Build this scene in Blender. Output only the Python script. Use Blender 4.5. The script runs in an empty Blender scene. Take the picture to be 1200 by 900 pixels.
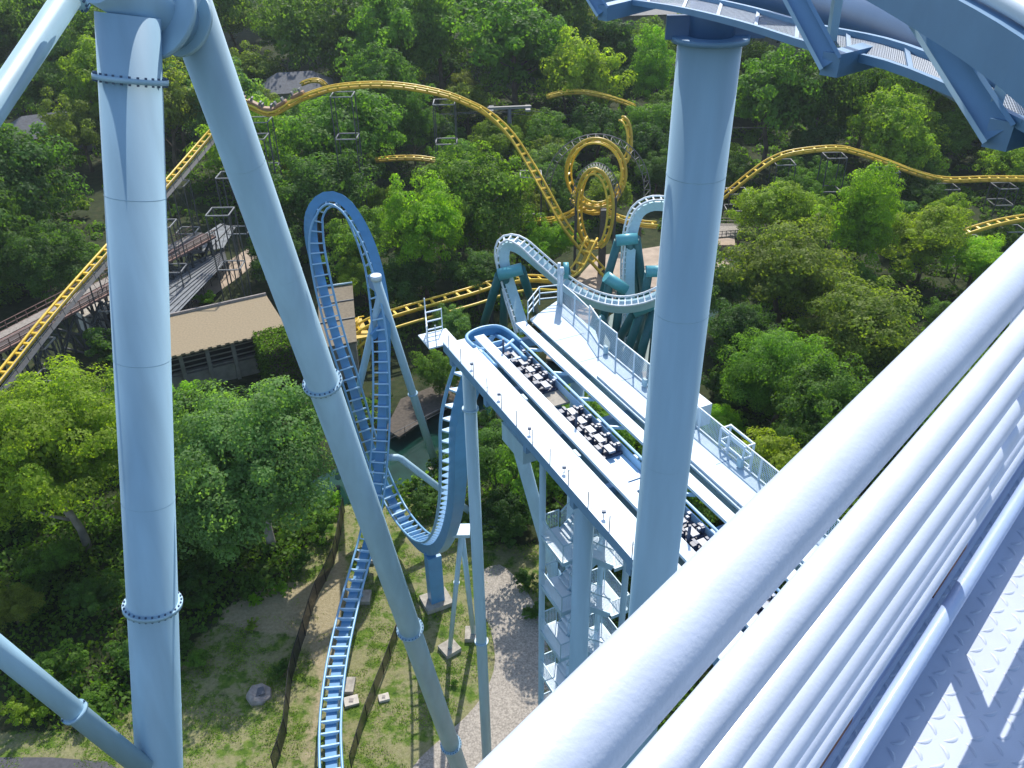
import bpy, math, random
import numpy as np
from mathutils import Vector, Matrix
R_ = math.radians
random.seed(7); rng = np.random.default_rng(7)
scene = bpy.context.scene
COL = scene.collection

# ------------------------------------------------------------------ camera, sky, sun, exposure
H0 = 60.0
TH = math.atan(1000/1574.); PH = R_(-.91); FPX = 1000.
c_, s_ = math.cos(TH), math.sin(TH)
r0 = Vector((1,0,0)); v0 = Vector((0,s_,c_)); FW = Vector((0,c_,-s_))
RT = math.cos(PH)*r0+math.sin(PH)*v0; UPV = math.cos(PH)*v0-math.sin(PH)*r0
CAM = Vector((0,0,H0))
cd = bpy.data.cameras.new('camera'); cam = bpy.data.objects.new('camera', cd); COL.objects.link(cam)
cd.sensor_width = 36; cd.lens = 36*FPX/1200; cd.clip_start = .05; cd.clip_end = 3000
cam.matrix_world = Matrix(((RT.x,UPV.x,-FW.x,0),(RT.y,UPV.y,-FW.y,0),(RT.z,UPV.z,-FW.z,H0),(0,0,0,1)))
scene.camera = cam
SUN_B, SUN_E = R_(7), R_(47)
world = bpy.data.worlds.new('World'); scene.world = world; world.use_nodes = True
wn = world.node_tree; bg = wn.nodes['Background']
sky = wn.nodes.new('ShaderNodeTexSky'); sky.sky_type = 'NISHITA'; sky.sun_disc = False
sky.sun_elevation = SUN_E; sky.sun_rotation = SUN_B
wn.links.new(sky.outputs[0], bg.inputs[0]); bg.inputs[1].default_value = .15
sd = bpy.data.lights.new('sun', 'SUN'); sd.energy = 3.75; sd.angle = R_(.5); sd.color = (1,.95,.87)
so = bpy.data.objects.new('sun', sd); COL.objects.link(so)
tosun = Vector((math.sin(SUN_B)*math.cos(SUN_E), math.cos(SUN_B)*math.cos(SUN_E), math.sin(SUN_E)))
so.rotation_euler = tosun.to_track_quat('Z','Y').to_euler(); so.location = (0,0,120)
scene.view_settings.view_transform = 'Standard'; scene.view_settings.look = 'None'
scene.view_settings.gamma = 1; scene.view_settings.exposure = .58

def ray(x,y): return FW+RT*((x-600)/FPX)+UPV*((450-y)/FPX)
def PZ(x,y,z):
    d = ray(x,y); return CAM+d*((z-H0)/d.z)
def PY(x,y,Y):
    d = ray(x,y); return CAM+d*(Y/d.y)
def PD(x,y,dep): return CAM+ray(x,y)*dep
def pix(p):
    q = Vector(p)-CAM; d = q.dot(FW)
    if d < .1: return (1e5,1e5,d)
    return (600+FPX*q.dot(RT)/d, 450-FPX*q.dot(UPV)/d, d)
def sstep(a,b,x):
    t = min(1,max(0,(x-a)/(b-a))); return t*t*(3-2*t)

# ------------------------------------------------------------------ materials
def mat(name, col, rough=.5, metal=0, var=.12, scale=3., col2=None, bump=0, bscale=40, spec=.5, streak=False, bdist=.02):
    m = bpy.data.materials.new(name); m.use_nodes = True; nt = m.node_tree; b = nt.nodes['Principled BSDF']
    tc = nt.nodes.new('ShaderNodeTexCoord'); n = nt.nodes.new('ShaderNodeTexNoise')
    n.inputs['Scale'].default_value = scale; n.inputs['Detail'].default_value = 6
    if streak:
        mp = nt.nodes.new('ShaderNodeMapping'); mp.inputs['Scale'].default_value = (1,1,.12)
        nt.links.new(tc.outputs['Object'], mp.inputs[0]); nt.links.new(mp.outputs[0], n.inputs['Vector'])
    else: nt.links.new(tc.outputs['Object'], n.inputs['Vector'])
    rp = nt.nodes.new('ShaderNodeValToRGB'); rp.color_ramp.elements[0].position=.3; rp.color_ramp.elements[1].position=.7
    a = [c*(1-var) for c in col]; z = list(col2) if col2 else [min(1,c*(1+var)) for c in col]
    rp.color_ramp.elements[0].color = (*a,1); rp.color_ramp.elements[1].color = (*z,1)
    nt.links.new(n.outputs['Fac'], rp.inputs[0]); nt.links.new(rp.outputs[0], b.inputs['Base Color'])
    b.inputs['Roughness'].default_value = rough; b.inputs['Metallic'].default_value = metal
    b.inputs['Specular IOR Level'].default_value = spec
    if bump:
        n2 = nt.nodes.new('ShaderNodeTexNoise'); n2.inputs['Scale'].default_value = bscale; n2.inputs['Detail'].default_value = 4
        nt.links.new(tc.outputs['Object'], n2.inputs['Vector'])
        bm = nt.nodes.new('ShaderNodeBump'); bm.inputs['Strength'].default_value = bump; bm.inputs['Distance'].default_value = bdist
        nt.links.new(n2.outputs['Fac'], bm.inputs['Height']); nt.links.new(bm.outputs[0], b.inputs['Normal'])
    return m
def mesh_mat(name, col, cell, wire):      # see-through wire mesh, a real pattern of the sheet
    m = mat(name, col, .5); nt = m.node_tree; b = nt.nodes['Principled BSDF']
    tc = nt.nodes.new('ShaderNodeTexCoord'); ck = nt.nodes.new('ShaderNodeTexBrick')
    uv = tc.outputs['UV']
    ck.offset = 0; ck.inputs['Color1'].default_value = (0,0,0,1); ck.inputs['Color2'].default_value = (0,0,0,1); ck.inputs['Mortar'].default_value = (1,1,1,1)
    ck.inputs['Scale'].default_value = 1; ck.inputs['Brick Width'].default_value = cell; ck.inputs['Row Height'].default_value = cell
    ck.inputs['Mortar Size'].default_value = wire; ck.inputs['Mortar Smooth'].default_value = 0
    nt.links.new(uv, ck.inputs['Vector']); nt.links.new(ck.outputs['Color'], b.inputs['Alpha'])
    return m
M = {}
M['pale'] = mat('pale_blue_paint', (.31,.48,.60), .42, var=.10, scale=1.6, streak=True, bump=.05, bscale=25)
M['palegrey'] = mat('pale_grey_blue_paint', (.33,.49,.58), .46, var=.10, scale=1.6, streak=True)
M['blue'] = mat('mid_blue_paint', (.085,.26,.47), .38, var=.08, scale=1.)
M['bluerail'] = mat('blue_rail_paint', (.19,.39,.60), .35, var=.06)
M['rung'] = mat('pale_rung_paint', (.40,.62,.82), .4, var=.06)
M['white'] = mat('bluish_white_paint', (.56,.66,.74), .5, var=.05, scale=.6)
M['rail'] = mat('handrail_lavender_paint', (.56,.62,.75), .32, var=.05, scale=14, bump=.4, bscale=190, bdist=.0009)
M['floor'] = mat('tread_plate_paint', (.46,.52,.63), .5, var=.06, scale=9, bump=.3, bscale=300, bdist=.0006)
M['toe'] = mat('worn_toe_paint', (.36,.46,.66), .3, var=.05, scale=7, bump=.4, bscale=60, bdist=.002)
M['rust'] = mat('rust', (.16,.06,.03), .8, var=.4, scale=20)
M['spine'] = mat('spine_blue_paint', (.075,.155,.30), .4, var=.07, scale=1.5)
M['bracket'] = mat('bracket_blue_paint', (.15,.29,.46), .4, var=.06, scale=2)
M['bolt'] = mat('dark_bolt', (.05,.09,.16), .5)
M['teal'] = mat('teal_paint', (.015,.135,.15), .4, var=.1)
M['tealcap'] = mat('teal_cap_paint', (.10,.38,.44), .4, var=.05)
M['icetrack'] = mat('ice_blue_track_paint', (.46,.66,.72), .4, var=.05)
M['icetie'] = mat('white_tie_paint', (.75,.80,.82), .5)
M['yellow'] = mat('yellow_track_paint', (.76,.52,.045), .42, var=.12, scale=.6)
M['yellowd'] = mat('deep_yellow_paint', (.56,.38,.035), .45, var=.2, scale=.8)
M['steel'] = mat('weathered_steel', (.13,.135,.14), .55, var=.2)
M['darksteel'] = mat('dark_support_steel', (.06,.065,.07), .6, var=.25)
M['lightsteel'] = mat('galvanised_steel', (.24,.24,.24), .4, var=.1)
M['concrete'] = mat('concrete', (.36,.33,.28), .9, var=.25, scale=2, bump=.3)
M['bark'] = mat('bark', (.13,.10,.075), .95, var=.45, scale=4, bump=.6, bscale=8)
M['barkpale'] = mat('pale_bark', (.26,.23,.19), .95, var=.4, scale=4, bump=.6, bscale=8)
M['roofgravel'] = mat('tan_gravel_roof', (.27,.215,.135), .95, var=.16, scale=4, bump=.4, bscale=9)
M['stucco'] = mat('grey_wall', (.24,.225,.20), .9, var=.2, scale=1.2)
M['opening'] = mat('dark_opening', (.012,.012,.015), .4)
M['plaza'] = mat('tan_paving', (.40,.32,.25), .9, var=.22, scale=.5, bump=.2)
M['gravel'] = mat('gravel', (.33,.295,.25), .95, var=.38, scale=7, bump=.9, bscale=9)
M['asphalt'] = mat('asphalt', (.075,.075,.085), .9, var=.2)
M['slate'] = mat('slate_roof', (.10,.11,.13), .7, var=.25, scale=2)
M['wood'] = mat('reddish_deck_wood', (.20,.12,.10), .85, var=.3, scale=3)
M['planks'] = mat('grey_planks', (.26,.23,.20), .85, var=.3, scale=4)
M['tarp'] = mat('slate_blue_canopy', (.16,.18,.20), .7, var=.3, scale=1)
M['brick'] = mat('red_brick', (.25,.08,.05), .9, var=.25)
M['red'] = mat('red_cloth', (.45,.05,.04), .8)
M['netting'] = mat('black_netting', (.02,.02,.02), .9)
M['machine'] = mat('dark_brake_machinery', (.04,.06,.11), .45, var=.35, scale=3)
M['fin'] = mat('pale_brake_fins', (.20,.23,.29), .45, metal=.1, var=.15, scale=3)
M['copper'] = mat('copper_brown', (.30,.17,.09), .5, var=.2)
M['stone'] = mat('grey_stone', (.30,.27,.25), .9, var=.25, scale=3, bump=.5)
M['deck'] = mat('pale_blue_deck_paint', (.42,.55,.64), .55, var=.08, scale=1.5)
M['wire'] = mesh_mat('pale_wire_mesh', (.50,.66,.80), .09, .011)
M['grating'] = mesh_mat('expanded_metal_grating', (.12,.20,.32), .045, .008)
M['hedge'] = None
# water
wm = mat('river_water', (.010,.042,.032), .06, var=.4, scale=.3, spec=.1); M['water'] = wm
nt = wm.node_tree; n2 = nt.nodes.new('ShaderNodeTexNoise'); n2.inputs['Scale'].default_value = 1.2; n2.inputs['Detail'].default_value = 5
tcw = nt.nodes.new('ShaderNodeTexCoord'); nt.links.new(tcw.outputs['Object'], n2.inputs['Vector'])
bpn = nt.nodes.new('ShaderNodeBump'); bpn.inputs['Strength'].default_value=.06; bpn.inputs['Distance'].default_value=.1
nt.links.new(n2.outputs['Fac'], bpn.inputs['Height']); nt.links.new(bpn.outputs[0], nt.nodes['Principled BSDF'].inputs['Normal'])
M['pool'] = mat('pale_green_water', (.15,.21,.19), .2, var=.15, scale=.3)

def leaf_mat(name):
    m = bpy.data.materials.new(name); m.use_nodes = True; nt = m.node_tree; b = nt.nodes['Principled BSDF']; L = nt.links
    oi = nt.nodes.new('ShaderNodeObjectInfo'); at = nt.nodes.new('ShaderNodeAttribute'); at.attribute_name = 'tone'
    mr = nt.nodes.new('ShaderNodeMapRange'); mr.inputs['To Min'].default_value = .55; mr.inputs['To Max'].default_value = 1.6
    L.new(at.outputs['Fac'], mr.inputs['Value'])
    mul = nt.nodes.new('ShaderNodeVectorMath'); mul.operation = 'SCALE'
    L.new(oi.outputs['Color'], mul.inputs[0]); L.new(mr.outputs[0], mul.inputs['Scale'])
    L.new(mul.outputs[0], b.inputs['Base Color']); b.inputs['Roughness'].default_value = .6; b.inputs['Specular IOR Level'].default_value = .18
    tr = nt.nodes.new('ShaderNodeBsdfTranslucent'); m2 = nt.nodes.new('ShaderNodeVectorMath'); m2.operation = 'MULTIPLY'
    m2.inputs[1].default_value = (2.0,2.1,.6); L.new(mul.outputs[0], m2.inputs[0]); L.new(m2.outputs[0], tr.inputs['Color'])
    mx = nt.nodes.new('ShaderNodeMixShader'); mx.inputs[0].default_value = .5
    L.new(b.outputs[0], mx.inputs[1]); L.new(tr.outputs[0], mx.inputs[2]); L.new(mx.outputs[0], nt.nodes['Material Output'].inputs[0])
    return m
M['leaf'] = leaf_mat('leaves')
M['hedge'] = M['leaf']

# ------------------------------------------------------------------ mesh builder
class MB:
    def __init__(s): s.v=[]; s.f=[]; s.uv=None
    def add(s, vs, fs):
        o=len(s.v); s.v += [tuple(v) for v in vs]; s.f += [tuple(i+o for i in f) for f in fs]; return s
    def box(s, c, sx, sy, sz, X=(1,0,0), Y=(0,1,0), Zz=(0,0,1)):
        c=Vector(c);X=Vector(X)*sx/2;Y=Vector(Y)*sy/2;Zv=Vector(Zz)*sz/2
        vs=[c+X*a+Y*b+Zv*d for a in(-1,1) for b in(-1,1) for d in(-1,1)]
        return s.add(vs,[(0,1,3,2),(4,6,7,5),(0,4,5,1),(2,3,7,6),(0,2,6,4),(1,5,7,3)])
    def bar(s, a, b, w, h, up=(0,0,1)):
        a=Vector(a);b=Vector(b);T=(b-a);L=T.length
        if L<1e-6: return s
        T/=L; up=Vector(up)
        S=T.cross(up)
        if S.length<1e-3: S=T.cross(Vector((1,0,0)))
        S.normalize(); U=S.cross(T); return s.box((a+b)/2,L,w,h,T,S,U)
    def tube(s, pts, r, n=10, caps=True):
        pts=[Vector(p) for p in pts]; rs = r if isinstance(r,(list,tuple)) else [r]*len(pts)
        U=None; rings=[]
        for i,p in enumerate(pts):
            T=(pts[min(i+1,len(pts)-1)]-pts[max(i-1,0)]).normalized()
            if U is None:
                U=T.cross(Vector((0,0,1)))
                if U.length<.05: U=T.cross(Vector((1,0,0)))
                U.normalize()
            U=(U-T*U.dot(T)).normalized(); W=T.cross(U)
            rings.append([p+(U*math.cos(2*math.pi*k/n)+W*math.sin(2*math.pi*k/n))*rs[i] for k in range(n)])
        vs=[v for ri in rings for v in ri]; fs=[]
        for i in range(len(pts)-1):
            for k in range(n):
                k2=(k+1)%n; fs.append((i*n+k,i*n+k2,(i+1)*n+k2,(i+1)*n+k))
        if caps: fs.append(tuple(range(n-1,-1,-1))); fs.append(tuple((len(pts)-1)*n+k for k in range(n)))
        return s.add(vs,fs)
    def prism(s, poly, z0, z1):
        n=len(poly); vs=[(p[0],p[1],z0) for p in poly]+[(p[0],p[1],z1) for p in poly]
        fs=[tuple(range(n-1,-1,-1)),tuple(range(n,2*n))]+[(k,(k+1)%n,n+(k+1)%n,n+k) for k in range(n)]
        return s.add(vs,fs)
    def sheet(s, grid):   # grid of points -> quads
        nr=len(grid); nc=len(grid[0]); return s.add([p for r in grid for p in r],[(i*nc+j,i*nc+j+1,(i+1)*nc+j+1,(i+1)*nc+j) for i in range(nr-1) for j in range(nc-1)])
    def build(s, name, m, parent=None, smooth=False, loc=None, label=None, bevel=0):
        me=bpy.data.meshes.new(name)
        off = Vector(OFF.get(parent.name,(0,0,0))) if parent else Vector(loc if loc is not None else (0,0,0))
        me.from_pydata([tuple(Vector(v)-off) for v in s.v],[],s.f); me.update()
        if s.uv: 
            uvl=me.uv_layers.new(name='UVMap')
            for l in me.loops: uvl.data[l.index].uv=s.uv[l.vertex_index]
        o=bpy.data.objects.new(name,me); COL.objects.link(o); me.materials.append(m)
        import bmesh
        b=bmesh.new(); b.from_mesh(me); bmesh.ops.recalc_face_normals(b,faces=b.faces); b.to_mesh(me); b.free()
        if smooth:
            for p in me.polygons: p.use_smooth = len(p.vertices)==4
        if bevel:
            bv=o.modifiers.new('bevel','BEVEL'); bv.width=bevel; bv.segments=2; bv.limit_method='ANGLE'
        if parent: o.parent=parent
        else: o.location=off
        OFF[o.name]=tuple(off)
        if label: o['label']=label
        return o
OFF={}
def tag(o,label,cat,group=None,kind=None):
    if label: o['label']=label
    if cat: o['category']=cat
    if group: o['group']=group
    if kind: o['kind']=kind
    return o
def thing(name,label,cat,loc,group=None):
    o=bpy.data.objects.new(name,None); COL.objects.link(o); o.location=loc; o.empty_display_size=.5
    OFF[o.name]=tuple(loc); tag(o,label,cat,group); return o
def struct(name,mb,m,smooth=False):
    o=mb.build(name,m,smooth=smooth); o['kind']='structure'; return o
def wiremesh(quad, name, m, parent):   # a sheet with UV in metres
    a,b,c,d=[Vector(q) for q in quad]; mb=MB(); mb.add([a,b,c,d],[(0,1,2,3)])
    mb.uv=[(0,0),((b-a).length,0),((b-a).length,(c-b).length),(0,(d-a).length)]
    return mb.build(name,m,parent)
def catmull(P, step, closed=False):
    P=[Vector(p) for p in P]; out=[]
    n=len(P)
    for i in range(n-1):
        p0=P[max(i-1,0)];p1=P[i];p2=P[i+1];p3=P[min(i+2,n-1)]
        k=max(1,int(round((p2-p1).length/step)))
        for j in range(k):
            t=j/k; out.append(.5*((2*p1)+(p2-p0)*t+(2*p0-5*p1+4*p2-p3)*t*t+(3*p1-p0-3*p2+p3)*t**3))
    out.append(P[-1]); return out
def frames(P, ups, step):
    # 6-D spline: position and up hint together
    n=len(P); out=[]
    pos=[Vector(p) for p in P]; up=[Vector(u) for u in ups]
    for i in range(n-1):
        k=max(1,int(round((pos[i+1]-pos[i]).length/step)))
        g=lambda A,t,i=i:.5*((2*A[i])+(A[i+1]-A[max(i-1,0)])*t+(2*A[max(i-1,0)]-5*A[i]+4*A[i+1]-A[min(i+2,n-1)])*t*t+(3*A[i]-A[max(i-1,0)]-3*A[i+1]+A[min(i+2,n-1)])*t**3)
        for j in range(k):
            t=j/k; out.append((g(pos,t), up[i].lerp(up[i+1],t)))
    out.append((pos[-1],up[-1])); res=[]
    for i,(p,u) in enumerate(out):
        T=(out[min(i+1,len(out)-1)][0]-out[max(i-1,0)][0]).normalized()
        S=T.cross(u).normalized(); U=S.cross(T).normalized(); res.append((p,T,S,U))
    return res
KEEP=[]
def track(root, P, ups, gauge, rr, spine, tie, m_rail, m_spine, m_tie, step=.8, tie_every=1, max_ties=100, keep=12, secname=None, tiename='cross_tie'):
    fr=frames(P,ups,step)
    for f in fr[::4]:
        x,y,d=pix(f[0]); KEEP.append((x,y,d,keep))
    par=root
    for sgn in(-1,1):
        MB().tube([f[0]+f[2]*sgn*gauge/2 for f in fr],rr,8).build('rail',m_rail,par,smooth=True)
    mb=MB()
    if spine[0]=='box':
        _,w,h,dr=spine; rings=[]
        for p,T,S,U in fr:
            c=p-U*dr; rings.append([c+S*w/2+U*h/2,c-S*w/2+U*h/2,c-S*w/2-U*h/2,c+S*w/2-U*h/2])
        vs=[v for r in rings for v in r]; fs=[(i*4+k,i*4+(k+1)%4,(i+1)*4+(k+1)%4,(i+1)*4+k) for i in range(len(fr)-1) for k in range(4)]
        fs+= [(3,2,1,0),tuple((len(fr)-1)*4+k for k in range(4))]
        mb.add(vs,fs); mb.build('spine',m_spine,par)
    elif spine[0]=='tube':
        _,r,dr=spine; mb.tube([f[0]-f[3]*dr for f in fr],r,10); mb.build('spine',m_spine,par,smooth=True)
    # ties
    w,h,th=tie; sp=spine[-1]
    sel=fr[1::tie_every]
    order=sorted(range(len(sel)),key=lambda i:(sel[i][0]-CAM).length)
    near=set(order[:max_ties]); rest=MB()
    def tie_mb(f):
        p,T,S,U=f; t=MB(); top=p-U*.02; sw=spine[1]*(.5 if spine[0]=='box' else 1)
        lo=p-U*(sp-(spine[2]/2 if spine[0]=='box' else spine[1]*.6))
        for e in(-1,1):
            a=e*th/2
            vs=[top+S*gauge/2+T*a,top-S*gauge/2+T*a,lo-S*sw+T*a,lo+S*sw+T*a]
            t.v+= [tuple(v) for v in vs]
        t.f=[(0,1,2,3),(7,6,5,4),(0,4,5,1),(1,5,6,2),(2,6,7,3),(3,7,4,0)]
        return t
    for i,f in enumerate(sel):
        t=tie_mb(f)
        if i in near: t.build(tiename,m_tie,par)
        else: rest.add(t.v,t.f)
    if rest.v:
        o=rest.build(tiename,m_tie,par); o['kind']='stuff'
    return fr

# ------------------------------------------------------------------ terrain
def P2(x,y,z=0): p=PZ(x,y,z); return (p.x,p.y)
RIV=[(-23,73),(-14,78),(-8,86),(5,95),(18,104),(28,120),(36,140)]
RW=[2,7,8,8,9,8,4]
def river_d(x,y):
    best=99
    for i in range(len(RIV)-1):
        a=RIV[i];b=RIV[i+1]; dx,dy=b[0]-a[0],b[1]-a[1]; t=max(0,min(1,((x-a[0])*dx+(y-a[1])*dy)/(dx*dx+dy*dy)))
        w=RW[i]*(1-t)+RW[i+1]*t
        best=min(best,math.hypot(x-a[0]-t*dx,y-a[1]-t*dy)-w*.5)
    return best
def gz(x,y):
    h=9*sstep(135,330,y)
    d=river_d(x,y)
    if d<3.5: h-=2.0*sstep(3.5,-.5,d)
    return h
def inpoly(x,y,poly):
    c=False;j=len(poly)-1
    for i in range(len(poly)):
        if (poly[i][1]>y)!=(poly[j][1]>y) and x<(poly[j][0]-poly[i][0])*(y-poly[i][1])/(poly[j][1]-poly[i][1])+poly[i][0]: c=not c
        j=i
    return c
LAWN=[P2(*p) for p in [(205,790),(235,740),(330,690),(385,600),(430,575),(470,570),(520,610),(585,640),(640,640),(665,760),(700,900),(760,1100),(500,1300),(0,1200),(-40,860),(120,850)]]
SAND=[P2(*p) for p in [(250,725),(290,690),(375,680),(400,640),(412,700),(398,760),(385,830),(365,900),(350,900),(370,780),(345,740),(300,745)]]
def grid_axis(a,b,near,far,c0,c1):
    out=[a]
    while out[-1]<b:
        x=out[-1]; d=0 if c0<=x<=c1 else min(abs(x-c0),abs(x-c1)); out.append(x+near+(far-near)*min(1,d/160))
    return out
xs=grid_axis(-900,900,1.0,24,-45,35); ys=grid_axis(-150,1500,1.0,24,28,115)
mb=MB(); mb.sheet([[(x,y,gz(x,y)+ (0.03*math.sin(x*.7)*math.sin(y*.6) if y<200 else 0)*(-1 if True else 0)-.0) for x in xs] for y in ys])
# ground material: zone attribute says what grows there
gm=bpy.data.materials.new('ground_soil_grass'); gm.use_nodes=True; nt=gm.node_tree; L=nt.links; b=nt.nodes['Principled BSDF']; b.inputs['Roughness'].default_value=.95; b.inputs['Specular IOR Level'].default_value=.2
tc=nt.nodes.new('ShaderNodeTexCoord')
def noise(sc,det=8,rough=.6):
    n=nt.nodes.new('ShaderNodeTexNoise'); n.inputs['Scale'].default_value=sc; n.inputs['Detail'].default_value=det; n.inputs['Roughness'].default_value=rough
    L.new(tc.outputs['Object'],n.inputs['Vector']); return n.outputs['Fac']
def ramp(f,*st):
    r=nt.nodes.new('ShaderNodeValToRGB'); el=r.color_ramp.elements
    el[0].position,el[0].color=st[0][0],(*st[0][1],1); el[1].position,el[1].color=st[-1][0],(*st[-1][1],1)
    for p,c in st[1:-1]: e=el.new(p); e.color=(*c,1)
    L.new(f,r.inputs[0]); return r.outputs[0]
def mix(f,a,b_):
    m=nt.nodes.new('ShaderNodeMixRGB'); L.new(f,m.inputs[0]); L.new(a,m.inputs[1]); L.new(b_,m.inputs[2]); return m.outputs[0]
grass=ramp(noise(1.6),(.3,(.030,.065,.010)),(.5,(.085,.15,.018)),(.7,(.17,.22,.045)))
dry=ramp(noise(3.5),(.3,(.26,.22,.12)),(.7,(.40,.34,.22)))
forest=ramp(noise(.9),(.3,(.018,.026,.010)),(.55,(.035,.05,.016)),(.75,(.07,.055,.032)))
patchf=ramp(noise(.55,12,.72),(.44,(0,0,0)),(.53,(1,1,1)))
sep=nt.nodes.new('ShaderNodeSeparateColor'); at=nt.nodes.new('ShaderNodeAttribute'); at.attribute_name='zone'; L.new(at.outputs['Color'],sep.inputs[0])
mlt=nt.nodes.new('ShaderNodeMath'); mlt.operation='MULTIPLY'; mlt.inputs[1].default_value=.62; L.new(patchf,mlt.inputs[0])
lawn=mix(mlt.outputs[0],grass,dry)
def addnoise(f):   # ragged edge
    a=nt.nodes.new('ShaderNodeMath'); a.operation='ADD'; L.new(f,a.inputs[0])
    s=nt.nodes.new('ShaderNodeMath'); s.operation='MULTIPLY_ADD'; s.inputs[1].default_value=1.4; s.inputs[2].default_value=-.7; L.new(noise(.8,10,.7),s.inputs[0]); L.new(s.outputs[0],a.inputs[1])
    return ramp(a.outputs[0],(.4,(0,0,0)),(.6,(1,1,1)))
c1=mix(addnoise(sep.outputs[0]),forest,lawn); c2=mix(addnoise(sep.outputs[1]),c1,dry)
L.new(c2,b.inputs['Base Color'])
bp=nt.nodes.new('ShaderNodeBump'); bp.inputs['Strength'].default_value=.9; bp.inputs['Distance'].default_value=.12; L.new(noise(5,10,.75),bp.inputs['Height']); L.new(bp.outputs[0],b.inputs['Normal'])
g=struct('ground',mb,gm,smooth=True)
ca=g.data.color_attributes.new('zone','FLOAT_COLOR','POINT')
ux,uy=len(xs),len(ys)
for i,v in enumerate(g.data.vertices):
    x,y=v.co.x,v.co.y; a=s=0
    if -70<x<40 and 10<y<90:
        a=sum(inpoly(x+dx,y+dy,LAWN) for dx,dy in((0,0),(1.2,0),(-1.2,0),(0,1.2),(0,-1.2)))/5
        s=sum(inpoly(x+dx,y+dy,SAND) for dx,dy in((0,0),(1,0),(-1,0),(0,1),(0,-1)))/5
    ca.data[i].color=(a,s,0,1)
# river
mb=MB()
L1=[];L2=[]
for i,(x,y) in enumerate(RIV):
    a=RIV[max(i-1,0)];c=RIV[min(i+1,len(RIV)-1)]; t=Vector((c[0]-a[0],c[1]-a[1],0)).normalized(); n=Vector((t.y,-t.x,0)); w=RW[i]*.5+3
    zz=-1.05+9*sstep(135,330,y); L1.append(Vector((x,y,zz))+n*w); L2.append(Vector((x,y,zz))-n*w)
mb.sheet([L1,L2]); struct('river',mb,M['water'])
def flat(name,px,m,dz=.02,world=None,z=0):
    pts=world or [P2(*p,z) for p in px]; mb=MB(); mb.prism(pts,z+dz-.3,z+dz); return struct(name,mb,m)
def smooth_poly(px,step=1.0):
    w=[Vector((*P2(*p),0)) for p in px]; c=catmull(w+[w[0]],step); return [(p.x,p.y) for p in c[:-1]]
flat('gravel_path',None,M['gravel'],.06,world=smooth_poly([(566,668),(585,662),(607,680),(628,712),(640,752),(648,800),(640,850),(650,960),(560,1100),(440,1000),(480,905),(515,868),(548,838),(570,808),(580,775),(574,735),(560,705)]))
flat('footpath_plaza',[(62,192),(100,205),(118,215),(124,250),(112,262),(88,258),(78,230)],M['plaza'],.15)
flat('footpath_by_station',[(196,232),(222,222),(226,236),(196,250)],M['plaza'],.15)
flat('footpath_behind_building',[(160,430),(190,390),(262,310),(300,285),(316,294),(280,325),(205,378),(185,430)],M['plaza'],.05)
flat('service_road',[(-60,888),(60,888),(125,893),(160,915),(200,1000),(-150,1000)],M['asphalt'],.06)
flat('wading_pool',[(688,470),(694,420),(712,372),(745,350),(810,345),(820,470)],M['pool'],.05)
flat('pool_deck_paving',[(640,420),(655,350),(700,300),(860,275),(870,345),(820,350),(745,345),(700,368),(690,430)],M['plaza'],.03)
flat('river_bank_slab',[(452,505),(470,470),(545,440),(600,430),(600,450),(540,470),(500,492),(468,515)],mat('shaded_brown_slab',(.085,.07,.055),.95,var=.3),.35)  # dark brown base has the shade on the concrete bank put into it
flat('parking_lot',[(-20,14),(62,9),(150,6),(150,-6),(-20,-6)],M['plaza'],9.2)

# ------------------------------------------------------------------ buildings and trestle
def T3(p,z): q=PZ(p[0],p[1],z); return Vector(q)
# low building with tan flat roof
A=T3((158,380),6);B_=T3((312,346),6);C_=T3((308,391),6);D_=T3((160,428),6)
ax=(B_-A).normalized(); ay=Vector((-ax.y,ax.x,0)); dep=(D_-A).length*.9
base=A-ay*0
th=thing('flat_roofed_building','low grey building with wide tan gravel roof beside the hedge','building',tuple(Vector((D_.x,D_.y,0))))
Lb=(B_-A).length; wB=13.0
def bp_(u,v,z): q=A+ax*u-ay*v; return Vector((q.x,q.y,z))
def bbox(mb,u0,u1,v0,v1,z0,z1): return mb.add([bp_(u,v,z) for u in(u0,u1) for v in(v0,v1) for z in(z0,z1)],[(0,1,3,2),(4,6,7,5),(0,4,5,1),(2,3,7,6),(0,2,6,4),(1,5,7,3)])
SEAM=True
vB=( (D_-A).dot(-ay) + (C_-B_).dot(-ay))/2
bbox(MB(),0,Lb,0,vB,5.7,6.0).build('roof',M['roofgravel'],th)
bbox(MB(),.4,Lb-.4,.4,vB-.9,0,2.4).build('wall',M['stucco'],th)
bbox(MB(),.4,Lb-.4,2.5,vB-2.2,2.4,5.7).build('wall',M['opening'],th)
mb=MB()
for k in range(int(Lb/1.1)): bbox(mb,.2+k*1.1,.75+k*1.1,vB,vB+.28,5.75,5.98)
mb.build('cornice',M['roofgravel'],th)
bbox(MB(),0,Lb,-.25,.0,5.7,6.35).build('parapet',M['stone'],th)
for k in range(6):
    bbox(MB(),.4+k*(Lb-1.3)/5,.9+k*(Lb-1.3)/5,vB-.9,vB-.5,0,5.7).build('pillar',M['stucco'],th)
for k in range(4):
    zz=2.75+k*.72; bbox(MB(),.9,Lb-.9,vB-.8,vB-.72,zz,zz+.16).build('railing_bar',M['stucco'],th)
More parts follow.
